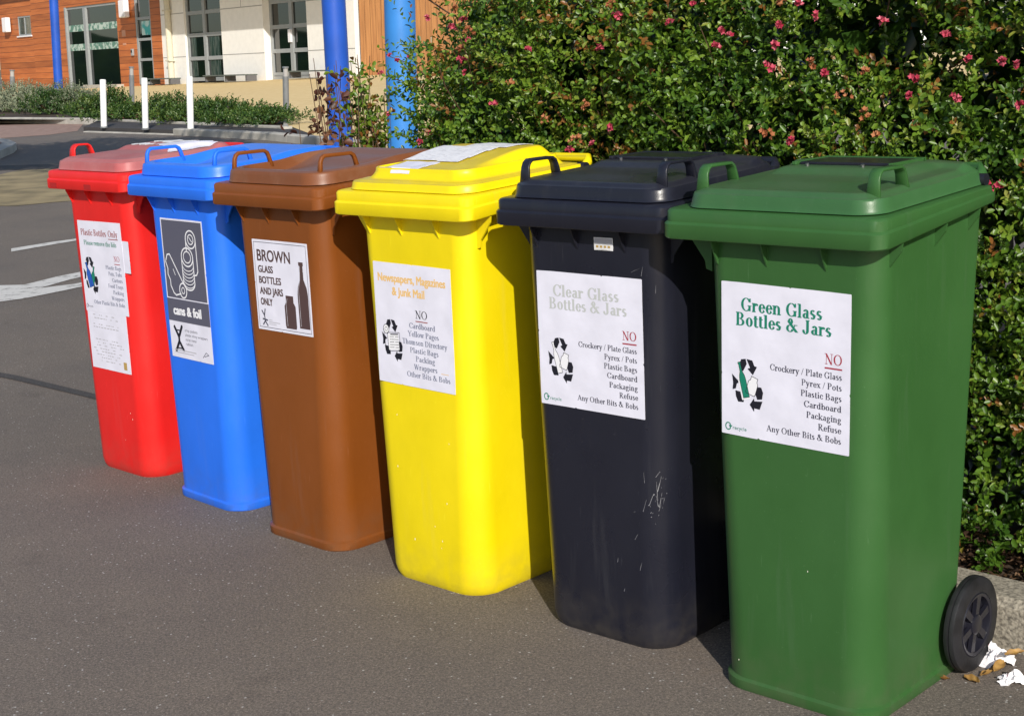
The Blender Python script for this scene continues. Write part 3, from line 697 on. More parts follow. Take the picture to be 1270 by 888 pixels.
def brown_notice(b):
    x0, x1, z0, z1 = -.117, .136, .615, .873; w, h = x1-x0, z1-z0
    sh = sheet(b, x0, x1, z0, z1, M['paper']); p = Print(w, h); T = lambda t: h*(1-t)
    a = w*.028
    for r_ in ((a, w-a, a, a+.0016), (a, w-a, h-a-.0016, h-a), (a, a+.0016, a, h-a), (w-a-.0016, w-a, a, h-a)): p.rect('ink_dark', *r_)
    sans(p, 'ink_umber', 'BROWN', w*.08, T(.235), h*.125, w*.60, dil=2)
    for t, q, wd in (('GLASS', .36, .265), ('BOTTLES', .48, .40), ('AND JARS', .60, .42), ('ONLY', .72, .215)): sans(p, 'ink_umber', t, w*.085, T(q), h*.075, w*wd, dil=2)
    bottle(p, 'ink_umber', w*.865, T(.925), h*.72, w*.185); jar(p, 'ink_umber', w*.62, T(.945), h*.36, w*.20)
    p.line('ink_faint', [(w*.555, T(.92)), (w*.55, T(.68)), (w*.575, T(.62))], .0018); p.line('ink_faint', [(w*.80, T(.90)), (w*.795, T(.5)), (w*.83, T(.40)), (w*.845, T(.25))], .0018)
    for (q, r_) in (((.09, .79), (.13, .84)), ((.15, .77), (.13, .84)), ((.13, .84), (.14, .90)), ((.10, .88), (.18, .89)), ((.14, .90), (.18, .95)), ((.14, .90), (.10, .94))):
        p.line('ink_dark', [(w*q[0], T(q[1])), (w*r_[0], T(r_[1]))], .0045)
    for i, wd in enumerate((.06, .20, .13)): p.line('ink_faint', [(w*.21, T(.885+.022*i)), (w*(.21+wd), T(.885+.022*i))], .0016)
    p.build('printing', ['ink_umber', 'ink_dark', 'ink_faint'], sh, .0003)
brown_notice(bins['brown'][0])

def blue_notice(b):
    x0, x1, z0, z1 = -.121, .122, .462, .900; w, h = x1-x0, z1-z0
    sh = sheet(b, x0, x1, z0, z1, M['paper']); p = Print(w, h); T = lambda t: h*(1-t)
    e = w*.025; q = 'ink_slate'
    p.rect(q, e, w-e, T(.565), T(.012)); p.rect(q, 0, w, T(.735), T(.573))
    wl = 'ink_white'; lw = .0042
    # tins and foil, line drawing in white
    p.ell(wl, w*.70, T(.135), w*.115, h*.062, lw); p.ell(wl, w*.70, T(.135), w*.065, h*.034, lw*.8); p.line(wl, [(w*.67, T(.12)), (w*.73, T(.15))], lw*.7)
    p.line(wl, [(w*.815, T(.135)), (w*.815, T(.355)), (w*.78, T(.38)), (w*.73, T(.385))], lw); p.line(wl, [(w*.585, T(.14)), (w*.585, T(.215))], lw)
    p.ell(wl, w*.585, T(.262), w*.135, h*.065, lw); p.ell(wl, w*.585, T(.262), w*.085, h*.040, lw*.8)
    p.line(wl, [(w*.45, T(.27)), (w*.45, T(.44))], lw); p.line(wl, [(w*.72, T(.27)), (w*.72, T(.44))], lw)
    for i in range(6): p.ell(wl, w*.585, T(.315+.024*i), w*.135, h*.045, lw*.6, 190, 350)
    p.ell(wl, w*.585, T(.44), w*.135, h*.055, lw, 180, 360)
    p.line(wl, [(w*.06, T(.30)), (w*.10, T(.26)), (w*.16, T(.255)), (w*.45, T(.46))], lw); p.line(wl, [(w*.05, T(.31)), (w*.09, T(.36)), (w*.08, T(.40)), (w*.13, T(.44)), (w*.13, T(.48)), (w*.19, T(.53)), (w*.24, T(.545))], lw)
    p.line(wl, [(w*.24, T(.545)), (w*.36, T(.53))], lw); p.ell(wl, w*.42, T(.505), w*.085, h*.052, lw); p.ell(wl, w*.42, T(.505), w*.035, h*.022, lw*.7); p.line(wl, [(w*.22, T(.36)), (w*.26, T(.40))], lw*.6)
    sans(p, wl, 'cans & foil', w*.14, T(.685), h*.064, w*.66, dil=4)
    for (a, c) in (((.12, .78), (.20, .84)), ((.30, .77), (.22, .84)), ((.21, .84), (.21, .88)), ((.21, .88), (.12, .95)), ((.21, .88), (.30, .94)), ((.16, .80), (.26, .80)), ((.15, .93), (.28, .93))):
        p.line('ink_black', [(w*a[0], T(a[1])), (w*c[0], T(c[1]))], .011 if a[1] != .80 and a[1] != .93 else .004)
    for i, t in enumerate(('crisp packets', 'plastic shiny wrappers', 'scrap metal', 'rubbish')):
        sans(p, 'ink_slate', t, w*.37, T(.80+.033*i), h*.019, w*(.30, .53, .26, .17)[i])
    for i in range(2): p.line('ink_faint', [(w*.08, T(.945+.018*i)), (w*(.60-.06*i), T(.945+.018*i))], .0028)
    p.line('ink_slate', [(w*.76, T(.965)), (w*.84, T(.925)), (w*.90, T(.94)), (w*.80, T(.955))], .0022)
    p.build('printing', ['ink_slate', 'ink_black', 'ink_faint', 'ink_white'], sh, .0003)
blue_notice(bins['blue'][0])
b = bins['red'][0]
sh = sheet(b, -.126, .123, .356, .556, M['paper'], 0, lift=.0007); tag(sh, 'faded lower sheet of faint print')
p = Print(.249, .20, .001)
for i in range(16):
    x = .02+random.random()*.05; y = .185-.0105*i
    if i in (2, 5, 6, 7): continue
    while x < .235-random.random()*.08: L_ = .004+random.random()*.014; p.rect('ink_faint', x, x+L_, y, y+.0028); x += L_+.005+(random.random() < .3)*.02
p.rect('ink_gold', .205, .225, .012, .038)
p.build('printing', ['ink_faint', 'ink_gold'], sh, .0003)
# white patch that wraps past the notice toward the corner
sheet(b, .100, .182, .700, .806, M['paper'], .0, lift=.0006)
bdg = sheet(bins['black'][0], .020, .074, .920, .949, M['paper_old'], 0, 'badge', .0022)
p = Print(.054, .029, .0005); p.rect('ink_faint', .002, .052, .016, .027)
for i in range(4): p.rect('ink_gold', .006+.011*i, .013+.011*i, .006, .011)
p.build('printing', ['ink_faint', 'ink_gold'], bdg, .0003)
# chalky scrapes on the black bin's corner and face
def scrape(b, x0, z0, n, spread, ln):
    m = MB(); 
    for i in range(n):
        x = x0+random.gauss(0, spread*.6); z = z0+random.gauss(0, spread); a = random.gauss(1.0, .35); l = random.uniform(.3, 1)*ln
        w_ = random.uniform(.0006, .0022)
        pts = [(x, z), (x+math.cos(a)*l, z+math.sin(a)*l)]
        nx_, nz_ = -math.sin(a)*w_, math.cos(a)*w_
        P = []
        for (X, Z, s_) in ((pts[0][0], pts[0][1], .3), (pts[1][0], pts[1][1], .1)):
            for q in (-1, 1):
                XX, ZZ = X+nx_*q*s_, Z+nz_*q*s_
                # follow the rounded front right corner
                t = ZZ/.93; hw = .182+.021*t; r0 = .075-.022*t; over = XX-(hw-r0)
                if over > 0: ang = min(over/r0, 1.4); X3 = hw-r0+(r0+.0006)*math.sin(ang); Y3 = fy(ZZ)+r0-(r0+.0006)*math.cos(ang)
                else: X3 = XX; Y3 = fy(ZZ)-.0006
                P.append((X3, Y3, ZZ))
        m.add([P[0], P[1], P[3], P[2]], [(0, 1, 2, 3)])
    return m.build('scratch_marks', M['scratch'], b)
M['scratch'] = mat('scratch', (0.16, 0.16, 0.18), .7, col2=(.34, .34, .36), vscale=60)
scrape(bins['black'][0], .165, .345, 34, .028, .055); scrape(bins['black'][0], .10, .22, 5, .06, .02); scrape(bins['black'][0], .15, .86, 3, .02, .03)
M['fleck'] = mat('fleck', (0.85, 0.82, 0.7), .6)
def flecks(b, pts):
    m = MB()
    for x, z in pts:
        r_ = random.uniform(.0010, .0022); m.add([(x+r_*math.cos(k)*.8, fy(z)-.0006, z+r_*1.5*math.sin(k)) for k in (0, 1, 2, 3.2, 4.2, 5.3)], [tuple(range(6))])
    m.build('paint_flecks', M['fleck'], b)
flecks(bins['yellow'][0], [(-.10, .31), (-.05, .12), (.05, .115), (.055, .135), (.08, .24), (.03, .17), (-.09, .45), (.10, .40)])
flecks(bins['green'][0], [(-.112, .065), (.06, .30)])
flecks(bins['red'][0], [(.09, .22), (.10, .20), (.04, .12)])

# ------------------------------------------------------------------ ground
def asphalt(name, base=(0.178, 0.155, 0.138), warm=(0.238, 0.202, 0.168), speck=True, patches=True):
    m = bpy.data.materials.new(name); m.use_nodes = True; n = m.node_tree.nodes; L = m.node_tree.links
    p = n['Principled BSDF']; p.inputs['Roughness'].default_value = .85; p.inputs['Specular IOR Level'].default_value = .3
    tc = n.new('ShaderNodeTexCoord')
    def nz(sc, det=6, r=.6):
        t = n.new('ShaderNodeTexNoise'); t.inputs['Scale'].default_value = sc; t.inputs['Detail'].default_value = det; t.inputs['Roughness'].default_value = r; L.new(tc.outputs['Object'], t.inputs['Vector']); return t.outputs['Fac']
    def ramp(f, a, b, ca, cb):
        r = n.new('ShaderNodeValToRGB'); L.new(f, r.inputs[0]); r.color_ramp.elements[0].position = a; r.color_ramp.elements[1].position = b
        r.color_ramp.elements[0].color = (*ca, 1); r.color_ramp.elements[1].color = (*cb, 1); return r.outputs[0]
    def mixm(a, b, mode='MULTIPLY', f=1.0):
        x = n.new('ShaderNodeMix'); x.data_type = 'RGBA'; x.blend_type = mode
        if hasattr(f, 'links'): L.new(f, x.inputs[0])
        else: x.inputs[0].default_value = f
        for s_, v in ((x.inputs[6], a), (x.inputs[7], b)):
            if hasattr(v, 'links'): L.new(v, s_)
            else: s_.default_value = (*v, 1)
        return x.outputs[2]
    c = ramp(nz(.9, 8, .7), .32, .70, base, warm)
    c = mixm(c, ramp(nz(.45, 7, .75), .60, .70, (1, 1, 1), (1.10, 1.04, .94)))
    c = mixm(c, ramp(nz(2.3, 8, .75), .30, .42, (.78, .78, .79), (1, 1, 1)))
    c = mixm(c, ramp(nz(140, 4, .8), .28, .72, (.42, .42, .43), (1.6, 1.57, 1.52)))
    v = n.new('ShaderNodeTexVoronoi'); v.inputs['Scale'].default_value = 230; L.new(tc.outputs['Object'], v.inputs['Vector'])
    c = mixm(c, ramp(v.outputs['Distance'], .1, .5, (1.25, 1.22, 1.2), (.70, .70, .72)))
    if speck:
        v2 = n.new('ShaderNodeTexVoronoi'); v2.inputs['Scale'].default_value = 52; L.new(tc.outputs['Object'], v2.inputs['Vector'])
        sp = ramp(v2.outputs['Distance'], .09, .17, (1, 1, 1), (0, 0, 0))
        gate = ramp(nz(27, 2), .50, .55, (0, 0, 0), (1, 1, 1)); g = mixm(sp, gate)
        x = n.new('ShaderNodeRGBToBW'); L.new(g, x.inputs[0]); c = mixm(c, (.50, .48, .46), 'MIX', x.outputs[0])
    L.new(c, p.inputs['Base Color'])
    bp = n.new('ShaderNodeBump'); bp.inputs['Strength'].default_value = .7; bp.inputs['Distance'].default_value = .003; L.new(nz(190, 3, .7), bp.inputs['Height']); L.new(bp.outputs[0], p.inputs['Normal'])
    return m
M['asphalt'] = asphalt('asphalt'); M['asphalt_dark'] = asphalt('asphalt_dark', (.075, .070, .070), (.095, .088, .085), False)
g = MB(); g.quad((-300, -60, 0), (300, -60, 0), (300, 500, 0), (-300, 500, 0)); tag(g.build('ground', M['asphalt']), kind='structure')
def flat(name, pts, z, mt, thick=0.0, kind='structure'):
    m = MB()
    P = [(p[0], p[1]) for p in pts]
    if thick: m.prism(P, z-thick, z)
    else: m.add([(x, y, z) for x, y in P], [tuple(range(len(P)))])
    o = m.build(name, mt); tag(o, kind=kind); return o
def G(*pix): return [gnd(x, y) for x, y in pix]
M['tan'] = mat('tan_surface', (.19, .15, .08), .9, col2=(.36, .28, .15), vscale=2.6, mixs=(.35, .65), bump=.6, bscale=90)
M['brick'] = mat('red_paving', (.25, .155, .12), .9, col2=(.38, .25, .20), vscale=6, mixs=(.3, .7), bump=.5, bscale=60)
M['kerb'] = mat('kerb_stone', (.11, .098, .08), .9, col2=(.40, .36, .29), vscale=130, mixs=(.30, .62), bump=1.0, bscale=140)
M['kerb_far'] = mat('kerb_stone_pale', (.36, .34, .30), .9, col2=(.50, .47, .42), vscale=3, mixs=(.35, .65))
M['yellow_paving'] = mat('yellow_paving', (.70, .50, .22), .9, col2=(.80, .60, .30), vscale=5, mixs=(.3, .7), bump=.4, bscale=60)
M['soil'] = mat('soil', (.035, .022, .014), .95, col2=(.08, .05, .03), vscale=22, bump=1, bscale=60)
# worn white paint
mw = mat('worn_paint', (.50, .49, .46), .8, bump=.3, bscale=200); M['worn'] = mw
n_ = mw.node_tree.nodes; l_ = mw.node_tree.links; tcx = n_.new('ShaderNodeTexCoord'); nzx = n_.new('ShaderNodeTexNoise'); nzx.inputs['Scale'].default_value = 9; nzx.inputs['Detail'].default_value = 9; nzx.inputs['Roughness'].default_value = .75
l_.new(tcx.outputs['Object'], nzx.inputs['Vector']); rx = n_.new('ShaderNodeValToRGB'); l_.new(nzx.outputs['Fac'], rx.inputs[0]); rx.color_ramp.elements[0].position = .36; rx.color_ramp.elements[1].position = .46
rx.color_ramp.elements[0].color = (.17, .155, .145, 1); rx.color_ramp.elements[1].color = (.62, .60, .57, 1); l_.new(rx.outputs[0], n_['Principled BSDF'].inputs['Base Color'])
M['worn2'] = mw
flat('road_marking', G((-60, 383), (-60, 356), (30, 354), (70, 344), (135, 331), (135, 336), (85, 348), (50, 358), (92, 353), (135, 344), (135, 349), (80, 361), (30, 371)), .004, mw)
flat('road_marking', G((14, 313), (14, 309), (60, 301.5), (110, 294.5), (110, 296.5), (60, 305)), .004, mw)
flat('tan_verge', G((-200, 256), (-200, 212), (0, 217), (22, 212), (60, 210), (160, 216), (190, 222), (110, 248), (60, 252), (20, 256)), .004, M['tan'])
flat('asphalt_patch', G((-60, 457), (-60, 452), (20, 466), (130, 492), (230, 518), (230, 523), (120, 496), (15, 471)), .003, M['asphalt_dark'])
flat('dark_road_strip', G((-300, 222), (-300, 215), (0, 206), (200, 200), (330, 203), (330, 206), (200, 205), (0, 212)), .004, M['asphalt_dark'])  # narrow strip of darker asphalt across the road
flat('red_paving', G((-200, 154.5), (0, 153.0), (104, 153.5), (96, 163), (60, 168), (0, 172), (-200, 178)), .004, M['brick'])

# raised footway with the white bollards, paving and planting bed beyond
def curb(name, p0, p1, w, h, mt, nb=0, side=1, z0=0):
    p0 = Vector((p0.x, p0.y, 0)); p1 = Vector((p1.x, p1.y, 0)); d = p1-p0; L_ = d.length; d.normalize(); nn = Vector((-d.y, d.x, 0))*side
    m = MB(); nb = nb or max(1, int(L_/.915)); gap = .006
    for i in range(nb):
        a = p0+d*(L_*i/nb+gap/2); c = p0+d*(L_*(i+1)/nb-gap/2)
        dz = random.uniform(-.002, .002); ch = .018
        prof = [(0, z0), (0, h-ch+dz), (ch, h+dz), (w, h+dz), (w, z0)]
        m.loft([[a+nn*u+Vector((0, 0, z)) for u, z in prof], [c+nn*u+Vector((0, 0, z)) for u, z in prof]], True, True)
    o = m.build(name, mt); tag(o, kind='structure'); return o
foot = G((104, 163.2), (124, 153.5), (356, 165), (520, 176), (520, 190), (420, 183), (330, 173), (232, 168))
flat('footway', [(p.x, p.y) for p in foot], .085, M['asphalt_dark'], .08)
k0, k1, k2, k3 = gnd(103, 164.4), gnd(215, 168), gnd(330, 174.2), gnd(560, 199)
curb('kerb', k1, k2, .15, .12, M['kerb_far'], side=1); curb('kerb', k2, k3, .15, .125, M['kerb_far'], side=1)
curb('kerb', k0, k1, .12, .02, M['kerb_far'], side=1)
curb('kerb', gnd(-250, 150), gnd(128, 155.0), .16, .14, M['kerb_far'], side=1)
curb('kerb', gnd(128, 155.0), gnd(358, 166.5), .08, .13, M['kerb_far'], side=1)
curb('kerb', gnd(358, 166.5), Vector((-5.0, 35.9, 0)), .08, .13, M['kerb_far'], side=1)
# small kerbed island at the left edge
isl = G((-120, 205), (-60, 205), (0, 197.5), (17, 190), (21, 186), (12, 182), (0, 180), (-120, 176))
flat('kerb_island', [(p.x, p.y) for p in isl], .12, M['kerb_far'], .12)
il2 = G((-120, 196), (-50, 196), (-2, 190), (4, 187), (0, 184), (-120, 180)); flat('island_surface', [(p.x, p.y) for p in il2], .124, M['brick'])

# facade frame
FA = Vector((-22.09, 78.57, 0)); FBp = Vector((-5.39, 57.25, 0)); FU = (FBp-FA).normalized(); FG = Vector((.0322, .0091, 1)).normalized()
FI = FG.cross(FU).normalized(); FG2 = FU.cross(FI)
FM = Matrix(((FU.x, FI.x, FG2.x, FA.x), (FU.y, FI.y, FG2.y, FA.y), (FU.z, FI.z, FG2.z, FA.z), (0, 0, 0, 1)))
FMI = FM.inverted()
def onfac(x, y, v=0.0):
    """photo direction -> (u, w) on the plane at depth v of the facade"""
    o = FMI @ CAMP; d = FMI.to_3x3() @ ray(x, y); t = (v-o.y)/d.y; q = o+d*t; return q.x, q.z
def basez(u): return 0.06+0.0115*max(-2, u)
# yellow paving sheet rising gently to the building
fp = lambda u, dz=0: FM @ Vector((u, .3, basez(u)+dz))
near = [gnd(330, 172, .09), gnd(560, 197, .09)]
m = MB()
A_ = [fp(-16), fp(-2), fp(12), fp(29), fp(60)]
B_ = [Vector((-26, 45, .09)), Vector((-13.5, 47.5, .09)), Vector((-9, 42, .09)), Vector((-5.0, 36.2, .09)), Vector((5, 26, .09))]
for i in range(4): m.quad(B_[i], B_[i+1], A_[i+1], A_[i])
m.quad(Vector((-3.80, 27.2, .09)), gnd(430, 183.0, .09), Vector((5, 26, .0901)), Vector((-5.0, 36.2, .0901)))
m.quad(gnd(430, 183.0, .09), gnd(560, 196.5, .09), Vector((9, 22, .09)), Vector((5, 26, .0901)))
tag(m.build('yellow_paving', M['yellow_paving']), kind='structure')
bed = [gnd(-250, 147.5), gnd(126, 153.6), gnd(355, 164.8), Vector((-5.05, 36.1, 0)), Vector((-9, 42, 0)), Vector((-13.5, 47.5, 0)), Vector((-26, 45.2, 0))]
flat('planting_bed', [(p.x, p.y) for p in bed], .10, M['soil'], .10)

# kerb and planting bed behind the bins
KE = Vector((math.cos(math.radians(-46)), math.sin(math.radians(-46)), 0)); KN = Vector((-KE.y, KE.x, 0))
def kp(s, n, z=0.0): v = KE*s+KN*n; return Vector((v.x, v.y, z))
curb('kerb', kp(1.2, 2.945), kp(-4.6, 2.945), .125, .12, M['kerb'], nb=7, side=-1)
curb('kerb', kp(-4.6, 2.945), kp(-7.6, 5.6), .125, .12, M['kerb'], nb=4, side=-1)
flat('hedge_bed', [kp(1.2, 3.068), kp(-4.52, 3.068), kp(-7.4, 5.6), kp(1.2, 7.5)], .085, M['soil'], .08)

# ------------------------------------------------------------------ leaves
def leafmat(name, cols, rough=.35, trans=.25):
    m = bpy.data.materials.new(name); m.use_nodes = True; n = m.node_tree.nodes; L = m.node_tree.links
    p = n['Principled BSDF']; p.inputs['Roughness'].default_value = rough; p.inputs['Specular IOR Level'].default_value = .55
    at = n.new('ShaderNodeAttribute'); at.attribute_name = 'tint'
    r = n.new('ShaderNodeValToRGB'); L.new(at.outputs['Fac'], r.inputs[0]); cr = r.color_ramp
    cr.elements[0].position = cols[0][0]; cr.elements[0].color = (*cols[0][1], 1); cr.elements[1].position = cols[-1][0]; cr.elements[1].color = (*cols[-1][1], 1)
    for q, c in cols[1:-1]: e = cr.elements.new(q); e.color = (*c, 1)
    L.new(r.outputs[0], p.inputs['Base Color'])
    if trans:
        t = n.new('ShaderNodeBsdfTranslucent'); mx = n.new('ShaderNodeMixShader'); mx.inputs[0].default_value = trans
        hs = n.new('ShaderNodeHueSaturation'); hs.inputs['Value'].default_value = 1.6; hs.inputs['Saturation'].default_value = 1.1; L.new(r.outputs[0], hs.inputs['Color']); L.new(hs.outputs[0], t.inputs[0])
        L.new(p.outputs[0], mx.inputs[1]); L.new(t.outputs[0], mx.inputs[2]); L.new(mx.outputs[0], n['Material Output'].inputs[0])
    return m
def leaf_mesh(name, P, D, Nn, Ln, Wd, T, mt, parent=None, fold=.25, curl=.15):
    """many leaves at once: P base, D direction, Nn normal, Ln length, Wd width, T tint"""
    D = D/np.linalg.norm(D, axis=1, keepdims=True); Sd = np.cross(D, Nn); Sd /= np.linalg.norm(Sd, axis=1, keepdims=True)+1e-9; Nn = np.cross(Sd, D)
    Ln = Ln[:, None]; Wd = Wd[:, None]
    base = P; tip = P+D*Ln-Nn*Ln*curl
    def pt(t, sgn, w): return P+D*Ln*t+Sd*Wd*w*sgn+Nn*Wd*w*fold*2-Nn*Ln*curl*t*t
    V = np.stack([base, pt(.38, -1, .42), pt(.74, -1, .44), tip, pt(.74, 1, .44), pt(.38, 1, .42)], 1).reshape(-1, 3)
    k = len(P); idx = np.arange(k)[:, None]*6
    F = np.concatenate([idx+np.array([[0, 1, 2, 3]]), idx+np.array([[0, 3, 4, 5]])], 1).reshape(-1)
    me = bpy.data.meshes.new(name); me.vertices.add(len(V)); me.vertices.foreach_set('co', V.astype(np.float32).ravel())
    me.loops.add(len(F)); me.loops.foreach_set('vertex_index', F.astype(np.int32)); me.polygons.add(2*k)
    me.polygons.foreach_set('loop_start', np.arange(0, 8*k, 4, dtype=np.int32)); me.update(calc_edges=True)
    at = me.attributes.new('tint', 'FLOAT', 'POINT'); at.data.foreach_set('value', np.repeat(T, 6).astype(np.float32))
    me.materials.append(mt)
    return link(bpy.data.objects.new(name, me), parent)
def unit(v): return v/(np.linalg.norm(v, axis=-1, keepdims=True)+1e-9)
def sprigs(P, D, length, nl, leafL, leafW, tint, spread=.9, rng=RNG):
    """leaves set round little shoots starting at P going along D"""
    k = len(P); D = unit(D); t = (np.arange(nl)+.6)/nl
    a = unit(np.cross(D, np.tile([0.31, .17, .93], (k, 1)))); b = np.cross(D, a)
    ph = rng.uniform(0, 6.28, k)[:, None]+np.arange(nl)[None]*2.4
    pos = P[:, None]+D[:, None]*(length[:, None]*t[None])[..., None]
    rad = (a[:, None]*np.cos(ph)[..., None]+b[:, None]*np.sin(ph)[..., None])
    d = unit(D[:, None]*(.55+.5*t[None, :, None])+rad*spread+rng.normal(0, .22, pos.shape)+np.array([0, 0, .15]))
    nrm = unit(D[:, None]-rad*.5+rng.normal(0, .35, pos.shape)+np.array([0, 0, .5]))
    LL = leafL*rng.uniform(.6, 1.2, (k, nl))*(1-.25*t[None]); WW = leafW*rng.uniform(.75, 1.2, (k, nl))*(1-.2*t[None])
    T = np.clip(tint[:, None]+rng.normal(0, .07, (k, nl))+.10*t[None], 0, 1)
    return pos.reshape(-1, 3), d.reshape(-1, 3), nrm.reshape(-1, 3), LL.ravel(), WW.ravel(), T.ravel()

# ------------------------------------------------------------------ the flowering hedge
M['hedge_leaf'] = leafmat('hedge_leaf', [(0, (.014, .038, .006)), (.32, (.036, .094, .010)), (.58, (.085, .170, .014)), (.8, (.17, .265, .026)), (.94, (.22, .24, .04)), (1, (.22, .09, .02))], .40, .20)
M['twig'] = mat('twig', (.10, .055, .03), .8, var=.4, vscale=30)
M['petal'] = mat('petal', (.38, .022, .06), .5, col2=(.52, .10, .15), vscale=60, mixs=(.4, .6))
M['spent'] = mat('spent_flower', (.28, .08, .03), .7, col2=(.40, .17, .07), vscale=60)
def hedge_surface(kind, s, z):
    """point on the hedge outline and its outward direction (plan coordinates s along kerb, n away from it)"""
    if kind == 'front': n = 3.20+.10*noise.noise(Vector((s*1.3, z*1.5, 3.1)))+.06*noise.noise(Vector((s*4, z*4, 8)))+.12*max(0, z-1.0)*0; return kp(s, n, z), -KN
    t = s  # 0..1 back along the left end
    A0, A1 = kp(-3.63, 3.25), kp(-6.36, 5.80)
    p_ = A0.lerp(A1, t); out = Vector((-(A1-A0).y, (A1-A0).x, 0)).normalized()
    p_ = p_+out*(.14*noise.noise(Vector((t*6, z*2, 1.7)))-.36*sstep(1.0, 1.5, z)); return Vector((p_.x, p_.y, z)), out
hedge = empty('hedge', kp(-2.0, 3.5)); tag(hedge, 'dense green hedge dotted with pink flowers behind the row of bins', 'hedge')
HP = Vector(hedge.location)
def cand(kind, n, zmax):
    P = []; D = []; T = []
    for _ in range(n):
        z = random.uniform(.10, zmax)
        s = random.uniform(-3.78, 1.0) if kind == 'front' else random.uniform(-.02, 1)
        if kind == 'front' and z < .95 and -4 < s < -1.75 and random.random() < .6: continue
        p, out = hedge_surface(kind, s, z)
        top = 1.43+.16*noise.noise(Vector((p.x*1.9, p.y*1.9, 0)))+.50*sstep(5.0, 4.2, p.y)
        if kind == 'end': top -= .04*s
        if z > top: continue
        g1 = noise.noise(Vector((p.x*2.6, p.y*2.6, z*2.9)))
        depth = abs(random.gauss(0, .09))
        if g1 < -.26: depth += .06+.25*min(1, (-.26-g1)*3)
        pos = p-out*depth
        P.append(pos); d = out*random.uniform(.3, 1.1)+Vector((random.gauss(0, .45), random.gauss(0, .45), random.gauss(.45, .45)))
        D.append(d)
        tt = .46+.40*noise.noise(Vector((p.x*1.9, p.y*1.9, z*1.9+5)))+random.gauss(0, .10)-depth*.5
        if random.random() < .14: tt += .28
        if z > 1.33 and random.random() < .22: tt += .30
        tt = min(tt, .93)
        if random.random() < .02: tt = 1.0
        T.append(tt)
    return np.array([tuple(q-HP) for q in P]), np.array([tuple(q) for q in D]), np.array(T)
sets = []
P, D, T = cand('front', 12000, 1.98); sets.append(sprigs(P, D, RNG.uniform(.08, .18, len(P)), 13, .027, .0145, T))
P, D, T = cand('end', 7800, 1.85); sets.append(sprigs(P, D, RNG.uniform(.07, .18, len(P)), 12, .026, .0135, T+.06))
# shoots on the top and long upright shoots breaking the outline
def top_pts(n):
    P = []
    for _ in range(n):
        s = random.uniform(-5.2, 1.0); nn_ = random.uniform(3.2, 5.6); p = kp(s, nn_)
        # keep inside the left end line
        A0, A1 = kp(-3.63, 3.25), kp(-6.36, 5.80); dv = A1-A0
        if dv.x*(p.y-A0.y)-dv.y*(p.x-A0.x) > -.32*dv.length: continue
        z = 1.38+.16*noise.noise(Vector((p.x*1.9, p.y*1.9, 0)))+.50*sstep(5.0, 4.2, p.y)+random.uniform(-.15, .03); P.append((p.x-HP.x, p.y-HP.y, z))
    return np.array(P)
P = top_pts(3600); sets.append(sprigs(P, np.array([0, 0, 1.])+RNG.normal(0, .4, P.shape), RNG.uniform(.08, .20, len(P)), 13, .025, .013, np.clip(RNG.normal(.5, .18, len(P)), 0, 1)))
# tall single shoots standing off the face
P = []; 
for _ in range(170):
    s = random.uniform(-3.7, .9); z = random.uniform(.35, 1.45); p, out = hedge_surface('front', s, z); p = p+out*random.uniform(-.01, .05)-HP; P.append(tuple(p))
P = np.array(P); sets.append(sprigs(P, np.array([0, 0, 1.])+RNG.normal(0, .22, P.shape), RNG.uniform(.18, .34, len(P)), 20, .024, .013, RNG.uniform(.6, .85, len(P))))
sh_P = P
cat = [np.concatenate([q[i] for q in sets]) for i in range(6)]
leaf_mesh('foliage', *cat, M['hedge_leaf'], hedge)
# twigs and main stems
tw = MB()
for i in range(240):
    kind = 'front' if i % 4 else 'end'
    s = random.uniform(-3.6, 1.0) if kind == 'front' else random.uniform(0, 1); z = random.uniform(.15, 1.5)
    p, out = hedge_surface(kind, s, z); p = p-out*random.uniform(.03, .14)-HP
    d = Vector((random.gauss(0, .4), random.gauss(0, .4), random.uniform(.3, 1.2)))+out*random.uniform(-.1, .5); d.normalize(); L_ = random.uniform(.12, .4)
    mid = p+d*L_*.5+Vector((random.gauss(0, .02), random.gauss(0, .02), 0)); tw.tube([p, mid, p+d*L_], [.0028, .0022, .001], 4, False)
for i in range(26):
    s = -3.5+i*.18; p = kp(s+random.uniform(-.05, .05), random.uniform(3.45, 3.7))-HP
    t2 = MB(); t2.tube([p+Vector((0, 0, .05)), p+Vector((random.gauss(0, .06), random.gauss(0, .06), .6)), p+Vector((random.gauss(0, .12), random.gauss(0, .12), 1.3))], [.014, .010, .005], 6, False); t2.build('stem', M['twig'], hedge)
tw.build('branches', M['twig'], hedge)['kind'] = 'stuff'
# dense unlit heart of the hedge: coarse inner leaves filling the volume
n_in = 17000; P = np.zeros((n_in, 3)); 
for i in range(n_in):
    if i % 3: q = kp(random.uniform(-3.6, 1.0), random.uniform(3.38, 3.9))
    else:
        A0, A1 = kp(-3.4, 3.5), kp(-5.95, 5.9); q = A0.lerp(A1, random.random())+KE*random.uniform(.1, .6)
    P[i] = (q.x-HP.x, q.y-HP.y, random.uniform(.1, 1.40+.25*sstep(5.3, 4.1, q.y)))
leaf_mesh('inner_foliage', P, RNG.normal(0, 1, P.shape), RNG.normal(0, 1, P.shape), RNG.uniform(.06, .11, n_in), RNG.uniform(.04, .07, n_in), RNG.uniform(0, .25, n_in), M['hedge_leaf'], hedge)
